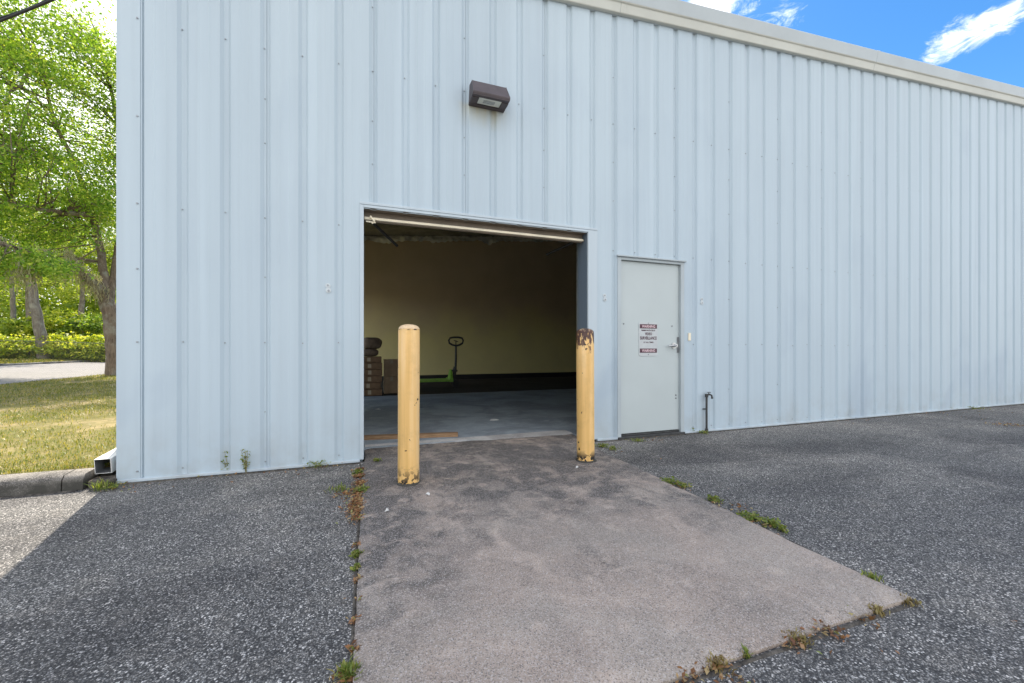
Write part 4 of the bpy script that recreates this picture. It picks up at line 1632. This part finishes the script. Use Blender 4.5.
# ------------------------------------------------------------------ overhead cable
pa, pb = at(-130, 66, 7.2), at(170, -52, 6.0)
b = MB()
for dz, rr_ in ((0, .020), (.034, .014)):
    P = []
    for f in lin(0, 1, 24):
        p = pa.lerp(pb, f)
        P.append(p + Vector((0, 0, dz * (1 + .4 * math.sin(f * 30)) - .10 * math.sin(PI * f))))
    b.tube(P, rr_, 8)
ext0, ext1 = pa + (pa - pb) * 3, pb + (pb - pa) * 3
b.tube([ext0 + Vector((0, 0, .6)), pa], .02, 8)
b.tube([pb, ext1 + Vector((0, 0, .6))], .02, 8)
o = b.build('overhead_cable', 'cable_black', loc=pa, smooth=True)
tag(o, 'thick black overhead cable at the upper left', 'cable')

# ------------------------------------------------------------------ camera, sky, sun
cam = bpy.data.cameras.new('camera')
cam.sensor_width = 36
cam.lens = F / 1024 * 36
cam.shift_y = (HOR - 341.5) / 1024
cam.clip_end = 3000
cam.clip_start = .05
co = bpy.data.objects.new('camera', cam)
COL.objects.link(co)
co.location = (0, 0, CAMH)
co.rotation_euler = (PI / 2, 0, -TH)
scene.camera = co

EL, AZ = math.radians(50), math.radians(-12.0)       # azimuth clockwise from +y
sdir = Vector((math.sin(AZ) * math.cos(EL), math.cos(AZ) * math.cos(EL), math.sin(EL)))
sun = bpy.data.lights.new('sun', 'SUN')
sun.energy = 3.5
sun.angle = math.radians(.5)
sun.color = (1, .91, .77)
so = bpy.data.objects.new('sun', sun)
COL.objects.link(so)
so.rotation_euler = (-sdir).to_track_quat('-Z', 'Y').to_euler()

w = bpy.data.worlds.new('World')
scene.world = w
w.use_nodes = True


class WorldMat(Mat):
    def __init__(s, world):
        s.nt = world.node_tree


W_ = WorldMat(w)
bg = w.node_tree.nodes['Background']
sky = W_.n('TexSky')
sky.sky_type = 'NISHITA'
sky.sun_disc = False
sky.sun_elevation = EL
sky.sun_rotation = AZ
sky.air_density = 1.0
sky.dust_density = .6
sky.ozone_density = 2.0
tc = W_.n('TexCoord')
vec = tc.outputs['Generated']
# clouds: broken fair-weather cumulus, thickest low and towards the sun
xyz = W_.sep(vec)
mp = W_.n('Mapping')
mp.inputs['Scale'].default_value = (1, 1, 2.2)
mp.inputs['Location'].default_value = (.3, 1.7, .2)
W_.nt.links.new(vec, mp.inputs['Vector'])
nz = W_.noise(mp.outputs[0], 4.2, 8, .62, .7)
fine = W_.noise(mp.outputs[0], 17, 9, .70, 1.3)


def bank(u, v, r0, r1, amp):
    d = (at(u, v, 1) - Vector((0, 0, CAMH))).normalized()
    dp = W_.n('VectorMath', operation='DOT_PRODUCT')
    W_.set(dp.inputs[0], vec)
    dp.inputs[1].default_value = d
    return W_.mr(dp.outputs['Value'], math.cos(math.radians(r1)), math.cos(math.radians(r0)), 0, amp)


field = W_.math('MULTIPLY', nz, .45)
field = W_.math('ADD', field, W_.math('MULTIPLY', fine, .55))
# clear air over the right of the building, cloud to the left, added cloud behind the camera
clear = W_.n('VectorMath', operation='DOT_PRODUCT')
W_.set(clear.inputs[0], vec)
clear.inputs[1].default_value = (at(900, 20, 1) - Vector((0, 0, CAMH))).normalized()
field = W_.math('SUBTRACT', field, W_.mr(clear.outputs['Value'], .80, .97, 0, .22))
for u, v, r0, r1, amp in ((926, 56, 0, 2.4, .115), (945, 47, 0, 2.8, .12), (968, 36, 0, 3.0, .125), (992, 24, 0, 3.0, .125), (1016, 14, 0, 2.7, .12), (1040, 4, 0, 2.4, .10), (725, 2, .2, 3.6, .27), (700, -10, .5, 4, .22), (772, 18, .0, 3.2, .16), (798, 20, .0, 2.8, .13), (60, 20, 5, 40, .25)):
    field = W_.math('ADD', field, bank(u, v, r0, r1, amp))
# unseen half of the sky behind the camera: white cloud added to front-light the wall
field = W_.math('ADD', field, W_.mr(xyz[1], .15, -.35, 0, .16))
mask = W_.mr(field, .47, .74, 0, .95)
mask.node.interpolation_type = 'SMOOTHSTEP'
hsv = W_.n('HueSaturation', Saturation=1.35, Value=.95)
W_.set(hsv.inputs['Color'], sky.outputs[0])
c = W_.mix(mask, hsv.outputs[0], (8.6, 8.5, 8.4))
W_.set(bg.inputs[0], c)
bg.inputs[1].default_value = .10

scene.view_settings.view_transform = 'Standard'
scene.view_settings.look = 'None'
scene.view_settings.exposure = 1.43
scene.view_settings.gamma = 1
scene.cycles.max_bounces = 10
scene.cycles.diffuse_bounces = 6
scene.cycles.transmission_bounces = 4
scene.cycles.use_denoising = True
scene.cycles.sample_clamp_indirect = 8
